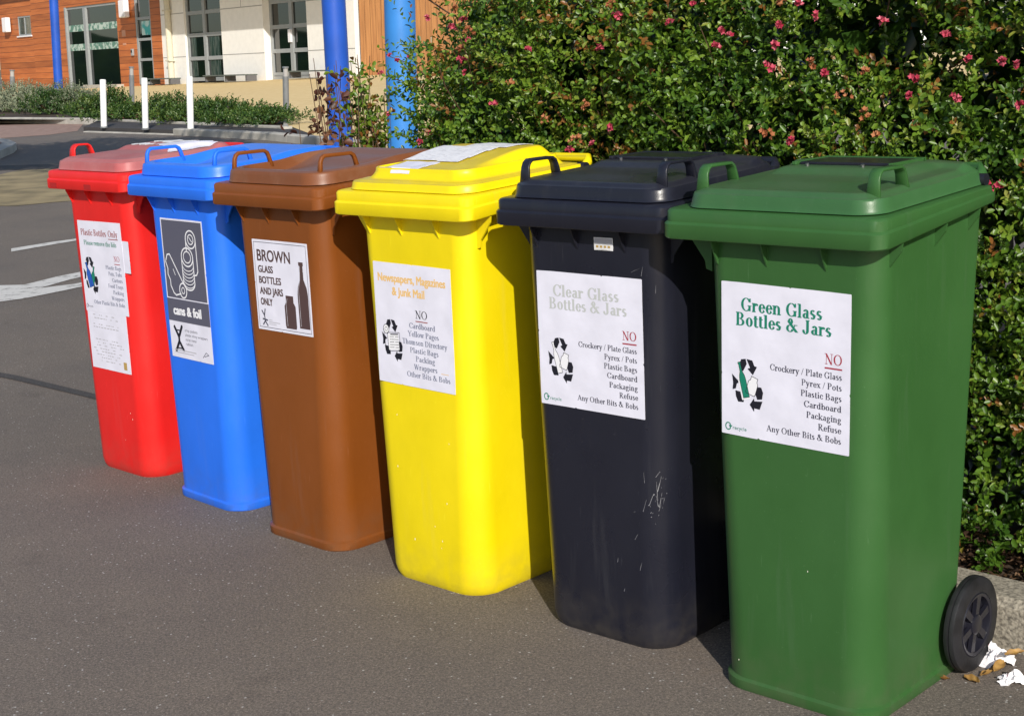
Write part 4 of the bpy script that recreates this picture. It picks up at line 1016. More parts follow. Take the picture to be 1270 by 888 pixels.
# arching shoots that carry flowers past the left end
def arch(pix0, pix1, y0, y1, name='shoot'):
    d0, d1 = ray(*pix0), ray(*pix1); a = CAMP+d0*(y0/d0.y)-HP; b_ = CAMP+d1*(y1/d1.y)-HP; m = MB(); mid = a.lerp(b_, .5)+Vector((0, 0, .03)); m.tube([a, mid, b_], [.004, .003, .0015], 5, False); m.build(name, M['twig'], hedge)
    Pp = np.array([tuple(a.lerp(b_, t)+Vector((0, 0, .03*4*t*(1-t)))) for t in np.linspace(0, 1, 9)]); leaf_mesh('shoot_leaves', *sprigs(Pp, np.tile(np.array(tuple(b_-a)), (9, 1))+RNG.normal(0, .15, Pp.shape), np.full(9, .08), 6, .026, .014, RNG.uniform(.4, .8, 9)), M['hedge_leaf'], hedge)
arch((545, 110), (482, 70), 6.6, 6.5); arch((540, 60), (506, 70), 6.8, 6.5); arch((535, 130), (470, 92), 6.6, 6.5); 
# flower clusters
def flower_cluster(c, r, mt, name):
    m = MB()
    for k in range(random.randint(5, 9)):
        o = c+Vector((random.gauss(0, r*.5), random.gauss(0, r*.5), random.gauss(0, r*.4)))
        ax = (o-c+Vector((-.3*KN.x, -.3*KN.y, .3))*r*2+Vector((random.gauss(0, r*.3), random.gauss(0, r*.3), 0))).normalized()
        a = ax.cross(Vector((.2, .3, .9))).normalized(); b_ = ax.cross(a); R_ = random.uniform(.006, .0095)
        for q in range(5):
            t = 2*math.pi*q/5; d = a*math.cos(t)+b_*math.sin(t); s_ = ax.cross(d)
            m.add([o-ax*.006, o+d*R_*.5+s_*R_*.42+ax*.001, o+d*R_+ax*.003, o+d*R_*.5-s_*R_*.42+ax*.001], [(0, 1, 2, 3)])
    return m.build(name, mt, hedge)
def face_at(px, py):
    if px < 515: d = ray(px, py); return CAMP+d*(6.5/d.y)
    """point of the hedge face seen in a given direction"""
    d = ray(px, py); best = None
    t1 = (3.12-KN.dot(CAMP))/KN.dot(d); p = CAMP+d*t1
    if KE.dot(p) > -3.7: return p
    A0, A1 = kp(-3.63, 3.15), kp(-6.36, 5.7); dv = A1-A0; nn_ = Vector((-dv.y, dv.x, 0)).normalized(); t = nn_.dot(A0-CAMP)/nn_.dot(d); return CAMP+d*t-nn_*-.03
FL = [(765, 18, 1), (743, 60, .8), (780, 33, .5), (830, 28, .8), (895, 38, .6), (905, 44, .7), (888, 57, .7), (967, 30, .7), (955, 82, 1.1), (961, 55, .6), (755, 157, .7), (706, 186, .9), (733, 178, .8), (980, 176, .7), (1010, 20, 1), (1037, 24, .5), (1093, 26, .9), (1173, 42, .8), (1200, 73, .7), (1135, 98, .9), (1127, 118, .6), (1187, 120, .8), (1235, 228, 1.2), (1022, 90, .6), (1262, 82, .8), (1266, 128, .8), (560, 32, .9), (574, 24, .9), (484, 68, 1.1), (507, 70, 1.1), (472, 90, .8), (492, 75, .7), (580, 49, .6), (572, 74, .9), (576, 90, .6), (612, 128, 1.1), (552, 106, .5), (530, 165, .7), (521, 176, .9), (482, 142, .7), (530, 22, .6), (705, 12, .5), (720, 52, .5), (1112, 100, .5), (1243, 75, .6), (713, 11, .5), (990, 5, .7), (860, 5, .6), (695, 85, .5), (690, 120, .5), (655, 60, .6), (640, 110, .5), (668, 138, .5), (735, 140, .4), (1180, 165, .5), (1050, 60, .5)]
for (x, y, r) in FL:
    if r < .55: continue
    o = flower_cluster(face_at(x, y)-HP, .0112*r, M['petal'], 'flower_cluster')
for i in range(15):
    o = flower_cluster(face_at(random.uniform(560, 1265), random.uniform(0, 190))-HP, .016, M['spent'], 'faded_flower_cluster')

# second shrub with long narrow leaves rising behind the hedge at the right
M['narrow_leaf'] = leafmat('narrow_leaf', [(0, (.04, .05, .012)), (.5, (.09, .10, .02)), (.8, (.22, .11, .03)), (1, (.30, .14, .05))], .5, .2)
sh2 = empty('tall_shrub', kp(-.9, 4.3)); tag(sh2, 'brownish shrub with long narrow leaves rising behind the right part of the hedge', 'shrub')
P = []
for _ in range(1500): q = kp(random.uniform(-2.0, .6), random.uniform(3.35, 4.6)); P.append((q.x-sh2.location.x, q.y-sh2.location.y, random.uniform(1.35, 2.3)))
P = np.array(P); leaf_mesh('foliage', *sprigs(P, np.array([0, 0, .8])+RNG.normal(0, .5, P.shape), RNG.uniform(.12, .3, len(P)), 10, .055, .011, RNG.uniform(.2, .9, len(P))), M['narrow_leaf'], sh2)
st = MB()
for i in range(9):
    a = random.uniform(-.9, .9); st.tube([(a*.3, random.uniform(-.1, .1), .05), (a*.6, random.uniform(-.2, .2), 1.0), (a*1.0, random.uniform(-.3, .3), 2.0)], [.016, .012, .006], 6, False)
st.build('stem', M['twig'], sh2)

# leaf litter under the hedge
M['litter'] = leafmat('litter', [(0, (.035, .018, .010)), (.5, (.09, .045, .02)), (1, (.20, .11, .05))], .7, 0)
nlit = 9000; P = np.zeros((nlit, 3))
for i in range(nlit): q = kp(random.uniform(-4.4, 1.2), 3.07+abs(random.gauss(0, .22))); P[i] = (q.x, q.y, .088+random.uniform(0, .02))
nr = RNG.normal(0, .45, P.shape)+np.array([0, 0, 1.]); dd = RNG.normal(0, 1, P.shape)*np.array([1, 1, .25])
tag(leaf_mesh('leaf_litter', P, dd, nr, RNG.uniform(.012, .038, nlit), RNG.uniform(.008, .02, nlit), RNG.uniform(0, 1, nlit)**1.5, M['litter']), 'brown leaf litter covering the soil under the hedge', 'leaf litter', kind='stuff')

# small plants between the blue posts
M['purple_leaf'] = leafmat('purple_leaf', [(0, (.035, .015, .015)), (.5, (.09, .03, .02)), (1, (.20, .09, .04))], .5, .15)
def thin_plant(name, base, stems, lab, mt, leafL, leafW, tint, h, lean, nl, cat_='plant'):
    r = empty(name, base); tag(r, lab, cat_); stm = MB(); Ps = []; Ds = []
    for i in range(stems):
        a = random.uniform(0, 6.28); top = Vector((math.cos(a)*lean*random.uniform(.2, 1), math.sin(a)*lean*random.uniform(.2, 1), h*random.uniform(.75, 1.0)))
        mid = top*.5+Vector((random.gauss(0, .04), random.gauss(0, .04), .03)); stm.tube([(0, 0, .0), mid, top], [.005, .0035, .0015], 5, False)
        for k in range(nl): t = .35+.65*k/nl; q = (mid*(1-(2*t-1))+top*(2*t-1)) if t > .5 else mid*(2*t); Ps.append(tuple(q)); Ds.append((random.gauss(0, 1), random.gauss(0, 1), random.uniform(-.1, .8)))
    stm.build('stem', M['twig'], r)
    P = np.array(Ps); D = np.array(Ds)
    leaf_mesh('foliage', *sprigs(P, D, RNG.uniform(.03, .09, len(P)), 4, leafL, leafW, np.clip(RNG.normal(tint, .2, len(P)), 0, 1)), mt, r); return r
d = ray(412, 190); q = CAMP+d*(6.9/d.y); thin_plant('shrub', (q.x, q.y, 0), 9, 'straggly shrub with dark purple brown leaves in front of the narrower blue post', M['purple_leaf'], .045, .030, .5, 1.38, .17, 9)
d = ray(456, 190); q = CAMP+d*(7.3/d.y); thin_plant('shrub', (q.x, q.y, 0), 24, 'upright yellow green leafy shrub between the two blue posts', M['hedge_leaf'], .040, .024, .80, 1.40, .15, 16)

# ------------------------------------------------------------------ blue posts
M['blue_paint'] = mat('blue_paint', (.014, .085, .46), .4, var=.12, vscale=3, bump=.05, bscale=80)
M['blue_pale'] = mat('blue_paint_pale', (.035, .21, .58), .45, var=.12, vscale=3)
def post(px_top, px_bot, dist, dia, lab, mt, htop=4.5):
    dt, db = ray(*px_top), ray(*px_bot); a = CAMP+dt*(dist/dt.y); b_ = CAMP+db*(dist/db.y); sl_ = (a-b_)/(a.z-b_.z)
    base = b_-sl_*b_.z; r = empty('blue_post', base); tag(r, lab, 'post', 'round blue posts'); m = MB()
    m.tube([Vector((0, 0, 0)), sl_*htop], dia/2, 32); m.build('shaft', mt, r, smooth=40)
    f = MB(); f.tube([Vector((0, 0, 0)), Vector((0, 0, .02))], dia*.85, 24); f.build('base_plate', M['steel'], r, smooth=40); return r
post((495.5, 0), (500, 190), 12.0, .244, 'widest blue steel post, hedge leaves against its right side', M['blue_pale'])
post((413.5, 0), (423.5, 180), 15.0, .235, 'middle blue steel post rising in front of the white wall edge', M['blue_paint'])
post((66.5, 0), (72.5, 105), 44.0, .25, 'far thin blue post in front of the orange timber wall', M['blue_paint'], 7)

# ------------------------------------------------------------------ the building
M['cladding'] = mat('timber_cladding', (.38, .105, .026), .6, col2=(.56, .175, .046), vscale=2.2, mixs=(.3, .7), stretch=(.25, 1, 3.0))
def add_boards(m, pitch, axis='Z', dark=.35, lw=.06):
    n = m.node_tree.nodes; L = m.node_tree.links; p = n['Principled BSDF']; src = p.inputs['Base Color'].links[0].from_socket
    tc = n.new('ShaderNodeTexCoord'); sx = n.new('ShaderNodeSeparateXYZ'); L.new(tc.outputs['Object'], sx.inputs[0])
    d = n.new('ShaderNodeMath'); d.operation = 'DIVIDE'; d.inputs[1].default_value = pitch; L.new(sx.outputs[axis], d.inputs[0])
    fr = n.new('ShaderNodeMath'); fr.operation = 'FRACT'; L.new(d.outputs[0], fr.inputs[0]); fl = n.new('ShaderNodeMath'); fl.operation = 'FLOOR'; L.new(d.outputs[0], fl.inputs[0])
    lt = n.new('ShaderNodeMath'); lt.operation = 'LESS_THAN'; lt.inputs[1].default_value = lw; L.new(fr.outputs[0], lt.inputs[0])
    wn = n.new('ShaderNodeTexWhiteNoise'); wn.noise_dimensions = '1D'; L.new(fl.outputs[0], wn.inputs['W'])
    mr = n.new('ShaderNodeMapRange'); L.new(wn.outputs['Value'], mr.inputs[0]); mr.inputs[3].default_value = .78; mr.inputs[4].default_value = 1.15
    x = n.new('ShaderNodeMix'); x.data_type = 'RGBA'; x.blend_type = 'MULTIPLY'; x.inputs[0].default_value = 1; L.new(src, x.inputs[6]); L.new(mr.outputs[0], x.inputs[7])
    y = n.new('ShaderNodeMix'); y.data_type = 'RGBA'; L.new(lt.outputs[0], y.inputs[0]); L.new(x.outputs[2], y.inputs[6]); y.inputs[7].default_value = (.42*dark*.4, .12*dark*.4, .03*dark, 1); L.new(y.outputs[2], p.inputs['Base Color'])
add_boards(M['cladding'], .30)
M['white_wall'] = mat('white_render', (.86, .845, .81), .8, var=.03, vscale=4, bump=.3, bscale=30)
M['joint'] = mat('joint', (.35, .34, .33), .8)
M['frame'] = mat('grey_frame', (.30, .32, .33), .45, var=.05)
M['glass'] = mat('dark_glass', (.0012, .005, .005), .03, spec=1.0)
M['curtain'] = mat('curtained_glass', (.02, .045, .04), .12, col2=(.10, .12, .11), vscale=2.5, mixs=(.45, .65), stretch=(4, 1, .6), spec=.8)
M['band'] = mat('etched_band', (.10, .22, .17), .5, col2=(.45, .55, .50), vscale=5, mixs=(.46, .54))
M['cream'] = mat('cream_paint', (.62, .58, .46), .7, var=.05)
M['poster'] = mat('poster', (.05, .42, .42), .5, col2=(.5, .7, .68), vscale=1.6, mixs=(.42, .5))
M['roof'] = mat('roof_grey', (.12, .12, .13), .7)
bld = empty('building', mat=FM); tag(bld, 'low building with orange timber boards round its glazed entrance and white walls', 'building')
def part(name, boxes, mt, parent=bld, bevel=0):
    m = MB()
    for q in boxes: m.box(*q)
    return m.build(name, mt, parent, bevel=bevel)
ZT = 5.4
dl, dtop = .28, 4.10
WX0, WX1 = onfac(22, 30, .6)[0], onfac(38, 30, .6)[0]; WLX = onfac(9.5, 27, .5)[0]; print('WX', WX0, WX1, WLX)
dr = 6.45
# timber part, pieces round the openings (left bay steps back)
part('timber_wall', [(-4.2, dl, 0, .4, -.3, ZT), (dl, dr, 0, .4, dtop, ZT), (dr, 8.45, 0, .4, -.3, ZT)], M['cladding'])
part('timber_wall', [(-11, WX0, .6, 1.0, -.3, ZT), (WX0, WX1, .6, 1.0, -.3, 2.95), (WX0, WX1, .6, 1.0, 4.0, ZT), (WX1, -4.2, .6, 1.0, -.3, ZT), (-4.2, -4.1, .02, .6, -.3, ZT)], M['cladding'])
part('timber_wall', [(10.15, 11.15, -.02, .4, -.3, ZT), (8.45, 10.15, 0.0, .4, 4.35, ZT)], M['cladding'])
w0 = part('window', [(WX0, WX1, .62, .70, 2.95, 3.03), (WX0, WX1, .62, .70, 3.92, 4.0), (WX0, WX0+.08, .62, .70, 3.03, 3.92), (WX1-.08, WX1, .62, .70, 3.03, 3.92), ((WX0+WX1)/2-.04, (WX0+WX1)/2+.04, .62, .70, 3.03, 3.92)], M['frame'])
part('pane', [(WX0+.08, WX1-.08, .66, .68, 3.03, 3.92)], M['curtain'], w0)
part('sill', [(WX0-.1, WX1+.1, .52, .66, 2.88, 2.95)], M['ink_white'], w0)
# entrance glazing
ent = part('entrance_glazing', [(dl, dl+.14, -.04, .10, .0, dtop), (dr-.10, dr, .05, .18, .0, dtop), (dl+.14, dr-.10, .05, .18, dtop-.12, dtop), (dl+.14, dr-.10, .05, .18, .0, .16), (2.55, 2.85, -.02, .16, .16, dtop-.12)], M['frame'])
part('pane', [(dl+.14, 2.55, .10, .13, .16, dtop-.12), (2.85, dr-.10, .10, .13, .16, dtop-.12)], M['glass'], ent)
part('etched_band', [(dl+.2, 2.5, .085, .095, 2.88, 3.20), (2.9, dr-.15, .085, .095, 2.88, 3.20), (dl+.2, 2.5, .085, .095, 1.94, 2.26), (2.9, dr-.15, .085, .095, 1.94, 2.26)], M['band'], ent)
part('step', [(2.7, dr+.3, -.35, .0, .0, .24)], M['kerb_far'])
# narrow window beside the entrance
nw = part('window', [(8.5, 8.64, .0, .16, .2, 4.35), (10.02, 10.15, .0, .16, .2, 4.35)]+[(8.64, 10.02, .02, .14, z, z+.12) for z in (.2, 1.28, 2.2, 3.15, 4.23)], M['frame'])
part('pane', [(8.64, 10.02, .07, .09, .2, 4.3)], M['glass'], nw); part('poster', [(9.0, 10.0, .055, .065, 2.45, 3.08)], M['poster'], nw)
# white wall: piers, windows set back
def pier(u0, u1): return (u0, u1, .0, .55, -.3, ZT)
wm = MB()
for u0, u1 in ((11.15, 13.45), (16.85, 20.45), (23.85, 27.25)): wm.box(*pier(u0, u1))
wm.box(13.45, 16.85, 0, .55, 4.9, ZT); wm.box(20.45, 23.85, 0, .55, 4.9, ZT)
wm.build('white_wall', M['white_wall'], bld)
jm = MB()
for u0, u1 in ((11.15, 13.45), (16.85, 20.45), (23.85, 27.25)):
    for z in (1.36, 3.25): jm.box(u0+.02, u1-.02, -.004, .0, z, z+.035)
    jm.box((u0+u1)/2, (u0+u1)/2+.03, -.004, .0, 3.285, ZT); 
jm.build('panel_joints', M['joint'], bld)
def big_window(u0, u1, zs, door=False, v0=.30):
    mid = (u0+u1)/2
    fr = [(u0, u0+.16, v0, v0+.14, .3, 4.9), (u1-.14, u1, v0, v0+.14, .3, 4.9), (mid-.12, mid+.12, v0-.02, v0+.12, .3, 4.9)]+[(u0+.16, mid-.12, v0, v0+.12, z, z+.16) for z in zs]+[(mid+.12, u1-.14, v0, v0+.12, z, z+.16) for z in zs]
    w = part('window', fr, M['frame']); part('pane', [(u0+.16, u1-.14, v0+.06, v0+.08, .3, 4.85)], M['glass'], w)
    if not door:
        part('curtain', [(u0+.3, u0+.75, v0+.045, v0+.055, .5, 2.2)], M['curtain'], w); part('curtain', [(mid+.3, u1-.5, v0+.045, v0+.055, .5, 2.2)], M['curtain'], w)
    return w
big_window(13.45, 16.85, (.3, 1.2, 2.2, 3.15, 4.1), v0=.10); w2 = big_window(20.45, 23.85, (.3, .42, 1.35, 2.3, 3.3, 4.2), True)
part('door_handle', [(22.02, 22.22, .20, .28, 1.75, 2.25)], M['ink_white'], w2)
part('roof', [(10.9, 29.5, -2.4, 9, 5.0, 5.3), (-11.2, 10.9, .0, 9, ZT, ZT+.2)], M['roof'])
part('rear_wall', [(-11, 27.25, 1.1, 9, -.3, 4.98)], M['ink_dark'])
# things on and before the building
def wl(u, z, v, lab):
    r = empty('wall_light', mat=FM @ Matrix.Translation((u, v, z))); tag(r, lab, 'wall light', 'white wall lights on the timber wall')
    part('housing', [(-.10, .10, -.06, 0, -.22, .22)], M['frame'], r); part('diffuser', [(-.32, .32, -.34, -.06, -.40, .40)], M['ink_white'], r, .05)
wl(7.75, 3.70, 0, 'white box wall light to the right of the glazed entrance'); wl(WLX, 3.60, .6, 'white box wall light at the left end of the timber wall')
ph = empty('entry_phone', mat=FM @ Matrix.Translation((8.05, 0, 1.7))); tag(ph, 'small dark entry phone beside the narrow window', 'entry phone')
part('case', [(-.1, .1, -.1, 0, -.16, .16)], M['frame'], ph, .02); part('speaker', [(-.06, .06, -.11, -.1, -.02, .1)], M['dark_gap'], ph)
part('notice', [(6.95, 7.35, -.015, 0, 2.45, 2.75), (6.98, 7.32, -.015, 0, 2.05, 2.15)], mat('notice_orange', (.55, .28, .18), .6), bld)
dp = empty('downpipe', mat=FM @ Matrix.Translation((12.15, -.14, 0))); tag(dp, 'cream downpipe on the white wall beside the timber corner', 'downpipe')
m = MB(); m.tube([(0, 0, .1), (0, 0, 5.0)], .28/2, 16); m.build('pipe', M['cream'], dp, smooth=40)
m = MB(); m.box(-.2, .2, -.16, .13, 1.2, 1.26); m.box(-.2, .2, -.16, .13, 3.4, 3.46); m.build('bracket', M['cream'], dp)
col = empty('white_column', mat=FM @ Matrix.Translation((-10.5, -.9, 0))); tag(col, 'cream column at the far left end of the timber wall', 'column')
m = MB(); m.box(-.28, .28, -.3, .3, -.1, 5.5); m.build('shaft', M['cream'], col, bevel=.03); m = MB(); m.box(-.36, .36, -.38, .38, 0, .2); m.build('base', M['cream'], col, bevel=.02)
M['bench'] = mat('bench_slats', (.10, .12, .11), .7, var=.2, vscale=4)
def bench(u0, u1, lab):
    z = basez((u0+u1)/2); r = empty('bench', mat=FM @ Matrix.Translation((u0, -.55, z))); tag(r, lab, 'bench', 'low benches along the white wall'); L_ = u1-u0
    part('seat', [(0, L_, -.30+.155*i, -.165+.155*i, .22, .27) for i in range(4)], M['bench'], r)
    n = max(2, int(L_/1.8)+1)
    for i in range(n): part('leg', [((L_-.12)*i/(n-1), (L_-.12)*i/(n-1)+.12, -.20, .26, 0, .22)], M['roof'], r)
bench(16.55, 20.2, 'low dark bench between the two large windows'); bench(23.6, 26.9, 'low dark bench right of the second large window, partly behind a blue post'); bench(11.2, 13.3, 'short dark bench by the cream downpipe, behind the right white bollard')

# timber fence right of the building
M['fence'] = mat('fence_timber', (.27, .11, .030), .6, col2=(.42, .19, .06), vscale=2.5, mixs=(.3, .7), stretch=(6, 1, .3))
fc = empty('timber_fence', mat=FM @ Matrix.Translation((27.6, 0, 0))); tag(fc, 'tall orange timber fence of upright boards right of the white wall', 'fence')
m = MB(); xx = 0; 
fd = Vector((math.cos(math.radians(44)), math.sin(math.radians(44)), 0))
for i in range(64):
    a = math.radians(40); dx, dy = math.cos(a), math.sin(a); p0 = Vector((dx*xx, dy*xx, 0)); p1 = Vector((dx*(xx+.20), dy*(xx+.20), 0)); nn_ = Vector((-dy, dx, 0))*.03
    o_ = .012*(i % 2); P = [p0-nn_*o_*20, p1-nn_*o_*20, p1+nn_, p0+nn_]; m.prism([(q.x, q.y) for q in P], .25, 3.40+random.uniform(-.01, .01)); xx += .212
m.build('boards', M['fence'], fc)
m = MB(); m.prism([(0, .1), (math.cos(a)*13.6, math.sin(a)*13.6+.1), (math.cos(a)*13.6, math.sin(a)*13.6+.25), (0, .25)], 3.42, 3.50); m.build('top_rail', M['roof'], fc)
hc = empty('white_house', (13, 88, 0)); tag(hc, 'pale building seen above the hedge beyond the timber fence', 'building')
m = MB(); m.box(-14, 14, 0, 8, 0, 6); m.build('wall', M['white_wall'], hc); m = MB(); m.prism([(-15, -1), (15, -1), (15, 9), (-15, 9)], 6.0, 6.3); m.build('roof', M['roof'], hc)
for x in (-9, -3, 3, 9): m = MB(); m.box(x-.9, x+.9, -.05, .0, 1.2, 3.4); m.build('window', M['glass'], hc)

# ------------------------------------------------------------------ bollards
M['white_paint'] = mat('white_paint', (.82, .82, .80), .45, var=.04, vscale=6)
M['grey_paint'] = mat('grey_metal', (.16, .17, .18), .45, var=.1, vscale=6)
def bollard(px, py_top, py, wpx, lab):
    p_ = gnd(px, py, .085); ds = p_.y; t = ray(px-1.5, py_top); top = CAMP+t*(ds/t.y); r = empty('bollard', p_); tag(r, lab, 'bollard', 'white bollards on the footway')
    v = (top-p_); v.y = 0; rad = wpx/2*ds/CF
    m = MB(); m.tube([Vector((0, 0, 0)), v*.98, v], [rad, rad, rad*.85], 20); m.build('post', M['white_paint'], r, smooth=40)
    m = MB(); m.tube([Vector((0, 0, .0)), Vector((0, 0, .03))], rad*1.25, 20); m.build('collar', M['grey_paint'], r, smooth=40)
bollard(129, 99, 159, 7.5, 'leftmost of three white bollards'); bollard(180.5, 97, 161, 7.5, 'middle white bollard of three'); bollard(236.5, 95, 162, 8, 'white bollard nearest the large window, right of three')
def lampb(px, py_top, py, wpx, lab):
    p_ = gnd(px, py, .09); t = ray(px-1.0, py_top); top = CAMP+t*(p_.y/t.y); h = top.z-.09; r = empty('bollard_light', p_); tag(r, lab, 'bollard light', 'grey bollard lights beside the planting bed'); rad = wpx/2*p_.y/CF
    ln = Vector(((top.x-p_.x)/h, 0, 1))
    m = MB(); m.tube([ln*0, ln*(h*.78)], rad, 20); m.build('post', M['grey_paint'], r, smooth=40)
    m = MB(); m.tube([ln*(h*.78), ln*(h*.96)], rad*.8, 20); m.build('lens', M['joint'], r, smooth=40); m = MB(); m.tube([ln*(h*.96), ln*h], rad*1.05, 20); m.build('cap', M['grey_paint'], r, smooth=40)
lampb(164, 83, 131, 6, 'grey bollard light behind the bed, in line with the entrance'); lampb(355, 83, 138.5, 7.5, 'grey bollard light at the right end of the planting bed'); lampb(16, 87, 125, 6, 'grey bollard light behind the silvery bushes at the left')

# ------------------------------------------------------------------ bed plants
M['silver_leaf'] = leafmat('silver_leaf', [(0, (.14, .17, .10)), (.6, (.26, .30, .19)), (1, (.42, .42, .28))], .7, .2)
M['bush_leaf'] = leafmat('bush_leaf', [(0, (.015, .045, .010)), (.5, (.05, .11, .02)), (1, (.14, .20, .04))], .4, .2)
def bush(px, py, rx, ry, h, n, mt, lab, tint, grp, lL=.07, lW=.035):
    p_ = gnd(px, py, .1); r = empty('bush', p_); tag(r, lab, 'bush', grp)
    th = RNG.uniform(0, 6.28, n); u = RNG.uniform(.0, 1, n)**.5; el = RNG.uniform(0, 1.5, n)
    lump = 1+.22*np.sin(th*3+px)+.15*np.sin(th*7)
    P = np.stack([np.cos(th)*np.cos(el)*rx*u*lump, np.sin(th)*np.cos(el)*ry*u*lump, np.sin(el)*h*u*(1+.18*np.sin(th*5+el*4))+.02], 1)
    D = P*np.array([1/rx, 1/ry, 1/h])+np.array([0, 0, .6])+RNG.normal(0, .4, P.shape)
    leaf_mesh('foliage', *sprigs(P, D, RNG.uniform(.06, .2, n), 7, lL, lW, np.clip(RNG.normal(tint, .2, n), 0, 1)), mt, r)
    m = MB()
    for k in range(6): a = k*1.05; m.tube([(0, 0, 0), (math.cos(a)*rx*.3, math.sin(a)*ry*.3, h*.45), (math.cos(a)*rx*.6, math.sin(a)*ry*.6, h*.8)], [.03, .02, .008], 5, False)
    m.build('stem', M['twig'], r); return r
gS, gG = 'silvery bushes at the left of the planting bed', 'green bushes in the planting bed'
bush(8, 138, 1.5, 1.2, .62, 900, M['silver_leaf'], 'silvery grey bush at the left edge of the planting bed', .5, gS)
bush(40, 138, 1.3, 1.2, .66, 900, M['silver_leaf'], 'silvery grey bush just left of the far thin blue post', .6, gS)
bush(76, 138, 1.2, 1.0, .62, 700, M['silver_leaf'], 'silvery bush mixed with green at the foot of the far thin blue post', .35, gS)
bush(62, 142, .9, .7, .50, 600, M['bush_leaf'], 'dark green bush in front of the silvery ones', .4, gG)
bush(98, 140, .85, .8, .52, 600, M['silver_leaf'], 'grey green bush below the glazed entrance', .2, gS)
bush(114, 146, .7, .6, .38, 500, M['bush_leaf'], 'green bush just left of the leftmost white bollard', .55, gG)
bush(143, 144, .5, .5, .56, 450, M['bush_leaf'], 'rounded green bush between the first two white bollards', .45, gG)
bush(160, 149, 1.1, .5, .18, 500, M['bush_leaf'], 'low green bush left of the middle white bollard', .5, gG)
bush(206, 146, 1.1, .7, .38, 700, M['bush_leaf'], 'loose green bush right of the middle white bollard', .55, gG)
bush(224, 152, .8, .4, .20, 400, M['bush_leaf'], 'low green bush in front of the third white bollard\'s left side', .6, gG)
bush(266, 149, 1.2, .8, .30, 800, M['bush_leaf'], 'spreading green bush below the bench', .5, gG)
bush(300, 155, .8, .5, .16, 450, M['bush_leaf'], 'low spreading bush right of the bench', .6, gG)
bush(335, 155, .7, .7, .18, 450, M['bush_leaf'], 'low green bush at the right tip of the planting bed', .5, gG)

# unseen low wooded ridge, added away to the left to darken the glazing's reflections
m = MB(); M['ridge'] = mat('reflection_ridge', (.012, .028, .010), .9, col2=(.030, .060, .016), vscale=.5)
rows = []
for j, (off_, hz_) in enumerate(((0, 0), (1.5, 2.6), (4, 4.6), (8, 5.4), (20, 5.0), (40, 0))):
    rows.append([(-95-off_*.9+.35*k, -30+2.4*k+off_*.3, hz_*(1+.28*noise.noise(Vector((k*.33, j*.4, 2)))+.16*noise.noise(Vector((k*1.3, j, 7)))) if hz_ else -.1) for k in range(66)])
m.loft([[tuple(p) for p in r] for r in rows], closed=False); tag(m.build('reflection_ridge', M['ridge']), kind='structure')
# unseen tree added left of the view to throw shade across the road
M['bark'] = mat('bark', (.12, .08, .05), .9, var=.4, vscale=10, bump=.8, bscale=30)
def tree(base, h, rc, lab, off=(0, 0)):
    r = empty('tree', base); tag(r, lab, 'tree'); m = MB(); m.tube([(0, 0, 0), (.05, .02, h*.35), (off[0]*.4, off[1]*.4, h*.6), (off[0]*.9, off[1]*.9, h*.85)], [.14, .11, .07, .03], 12)
    for k in range(9): a = k*2.4; z0 = h*(.35+.05*k); m.tube([(off[0]*.4, off[1]*.4, h*.6), (off[0]+math.cos(a)*rc*.4, off[1]+math.sin(a)*rc*.4, h*.66), (off[0]+math.cos(a)*rc*.8, off[1]+math.sin(a)*rc*.8, h*(.68+.02*k))], [.05, .03, .012], 6, False)
    m.build('trunk', M['bark'], r, smooth=50)
    n = 5200; v = unit(RNG.normal(0, 1, (n, 3)))*(RNG.uniform(0, 1, (n, 1))**.4)*np.array([rc, rc, h*.21]); v[:, 2] += h*.72; v[:, 0] += off[0]; v[:, 1] += off[1]
    v += .3*np.sin(v[:, [1, 2, 0]]*3.1); leaf_mesh('crown', *sprigs(v, RNG.normal(0, 1, v.shape), RNG.uniform(.1, .3, n), 8, .09, .06, np.clip(RNG.normal(.45, .2, n), 0, 1)), M['bush_leaf'], r)
tree((-8.0, 15.0, 0), 6.0, 2.9, 'unseen leafy tree left of the bins, added to shade the road', (2.6, 1.2))

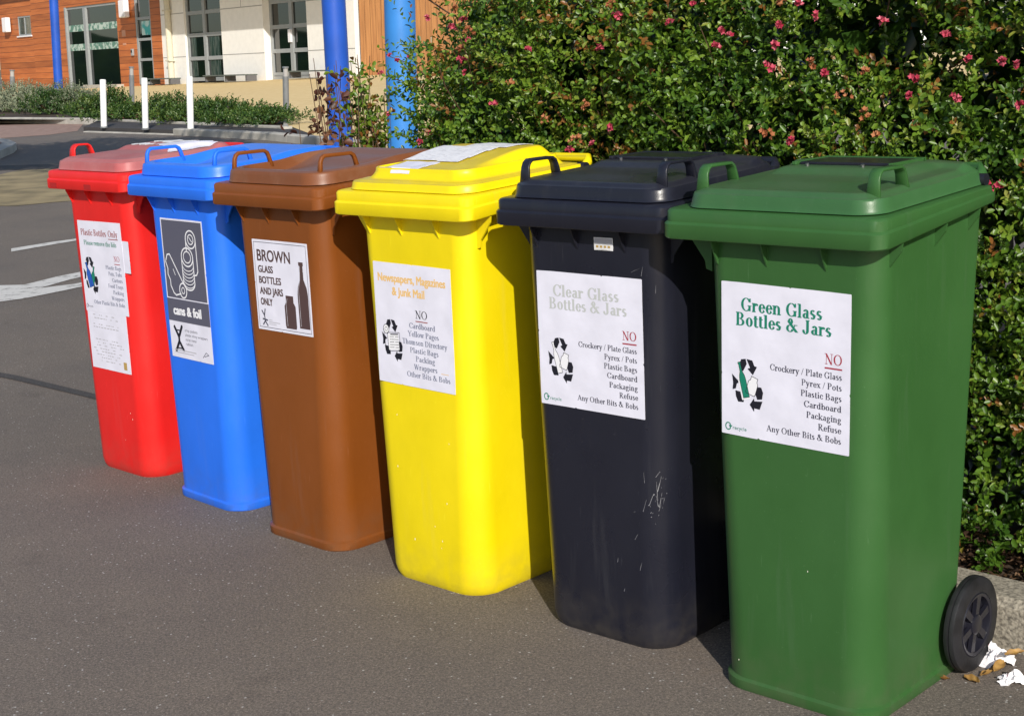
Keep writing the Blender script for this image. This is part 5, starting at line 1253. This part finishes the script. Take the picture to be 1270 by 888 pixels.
# ------------------------------------------------------------------ litter by the wheel
M['tissue'] = mat('tissue', (.74, .72, .76), .8, col2=(.82, .80, .80), vscale=30)
M['wrapper_red'] = mat('wrapper_red', (.55, .03, .03), .5)
def crumple(base, lab, sx, sy, sz, seed):
    r = empty('crumpled_tissue', base); tag(r, lab, 'litter'); N_ = 26; V = []; F = []
    for i in range(N_):
        for j in range(N_):
            u, v = i/(N_-1)*2-1, j/(N_-1)*2-1
            q = Vector((u*1.7+seed, v*1.7, seed)); w1 = noise.noise(q); w2 = 1-abs(noise.noise(q*2.3))*2; w3 = 1-abs(noise.noise(q*5.1))*2
            fall = max(0.0, 1-(u*u+v*v)*.62)
            V.append((sx*(u+.35*noise.noise(q*1.9+Vector((5, 0, 0)))), sy*(v+.35*noise.noise(q*1.9+Vector((0, 7, 0)))), max(.0008, sz*fall*(.45+.5*w1+.30*w2+.12*w3))))
    for i in range(N_-1):
        for j in range(N_-1): F.append((i*N_+j, i*N_+j+1, (i+1)*N_+j+1, (i+1)*N_+j))
    m = MB(); m.add(V, F); m.build('paper', M['tissue'], r)
    m = MB(); k0_ = N_*(N_//3)+N_//2; P4 = [V[k0_], V[k0_+1], V[k0_+N_+1], V[k0_+N_]]; m.add([(x, y, z+.0008) for x, y, z in P4], [(0, 1, 2, 3)]); m.build('red_print', M['wrapper_red'], r)
crumple(gnd(1236, 822), 'crumpled white tissue with a red mark on the ground behind the wheel', .038, .028, .050, 1.3)
crumple(gnd(1256, 845), 'torn white tissue at the right edge of the ground by the kerb', .030, .020, .026, 4.1)
M['dry_leaf'] = leafmat('dry_leaf', [(0, (.20, .09, .02)), (1, (.45, .27, .08))], .6, .1)
def dry_leaf(x, y, z, l, a, lab, t, roll=0.0):
    m = MB(); rings = []; nL, nW = 12, 7
    for i in range(nL):
        u = i/(nL-1); wd = l*.24*math.sin(math.pi*min(1, u*.93+.05))**.75; row = []
        for j in range(nW):
            v = j/(nW-1)*2-1; ang = v*1.25
            row.append((u*l, wd*math.sin(ang)*.85, wd*(1-math.cos(ang))*.9+l*.22*(u-.35)**2+.0015*math.sin(u*14+v*3)))
        rings.append(row)
    m.loft(rings, closed=False); o = m.build('dry_leaf', M['dry_leaf'], smooth=60)
    at = o.data.attributes.new('tint', 'FLOAT', 'POINT'); at.data.foreach_set('value', [min(1, max(0, t+.35*noise.noise(Vector((q.co.x*90, q.co.y*90, t*9))))) for q in o.data.vertices])
    o.location = gnd(x, y, z); o.rotation_euler = (roll, 0, a); tag(o, lab, 'leaf', 'dry leaves by the wheel')
dry_leaf(1196, 838, .003, .046, -1.1, 'dry curled leaf under the wheel, pointing at the camera', .7, .3)
dry_leaf(1216, 838, .004, .050, .5, 'dry yellow leaf between wheel and tissue', .6, -.4)
dry_leaf(1232, 832, .012, .055, .9, 'dry yellow leaf lying against the white tissue', .75, .5)
dry_leaf(1246, 812, .045, .045, .2, 'dry curled leaf lying on top of the tissue', .65, .2)
dry_leaf(1178, 842, .003, .040, 2.8, 'small dark dry leaf just left of the wheel', .1, .1)

S.render.engine = 'CYCLES'
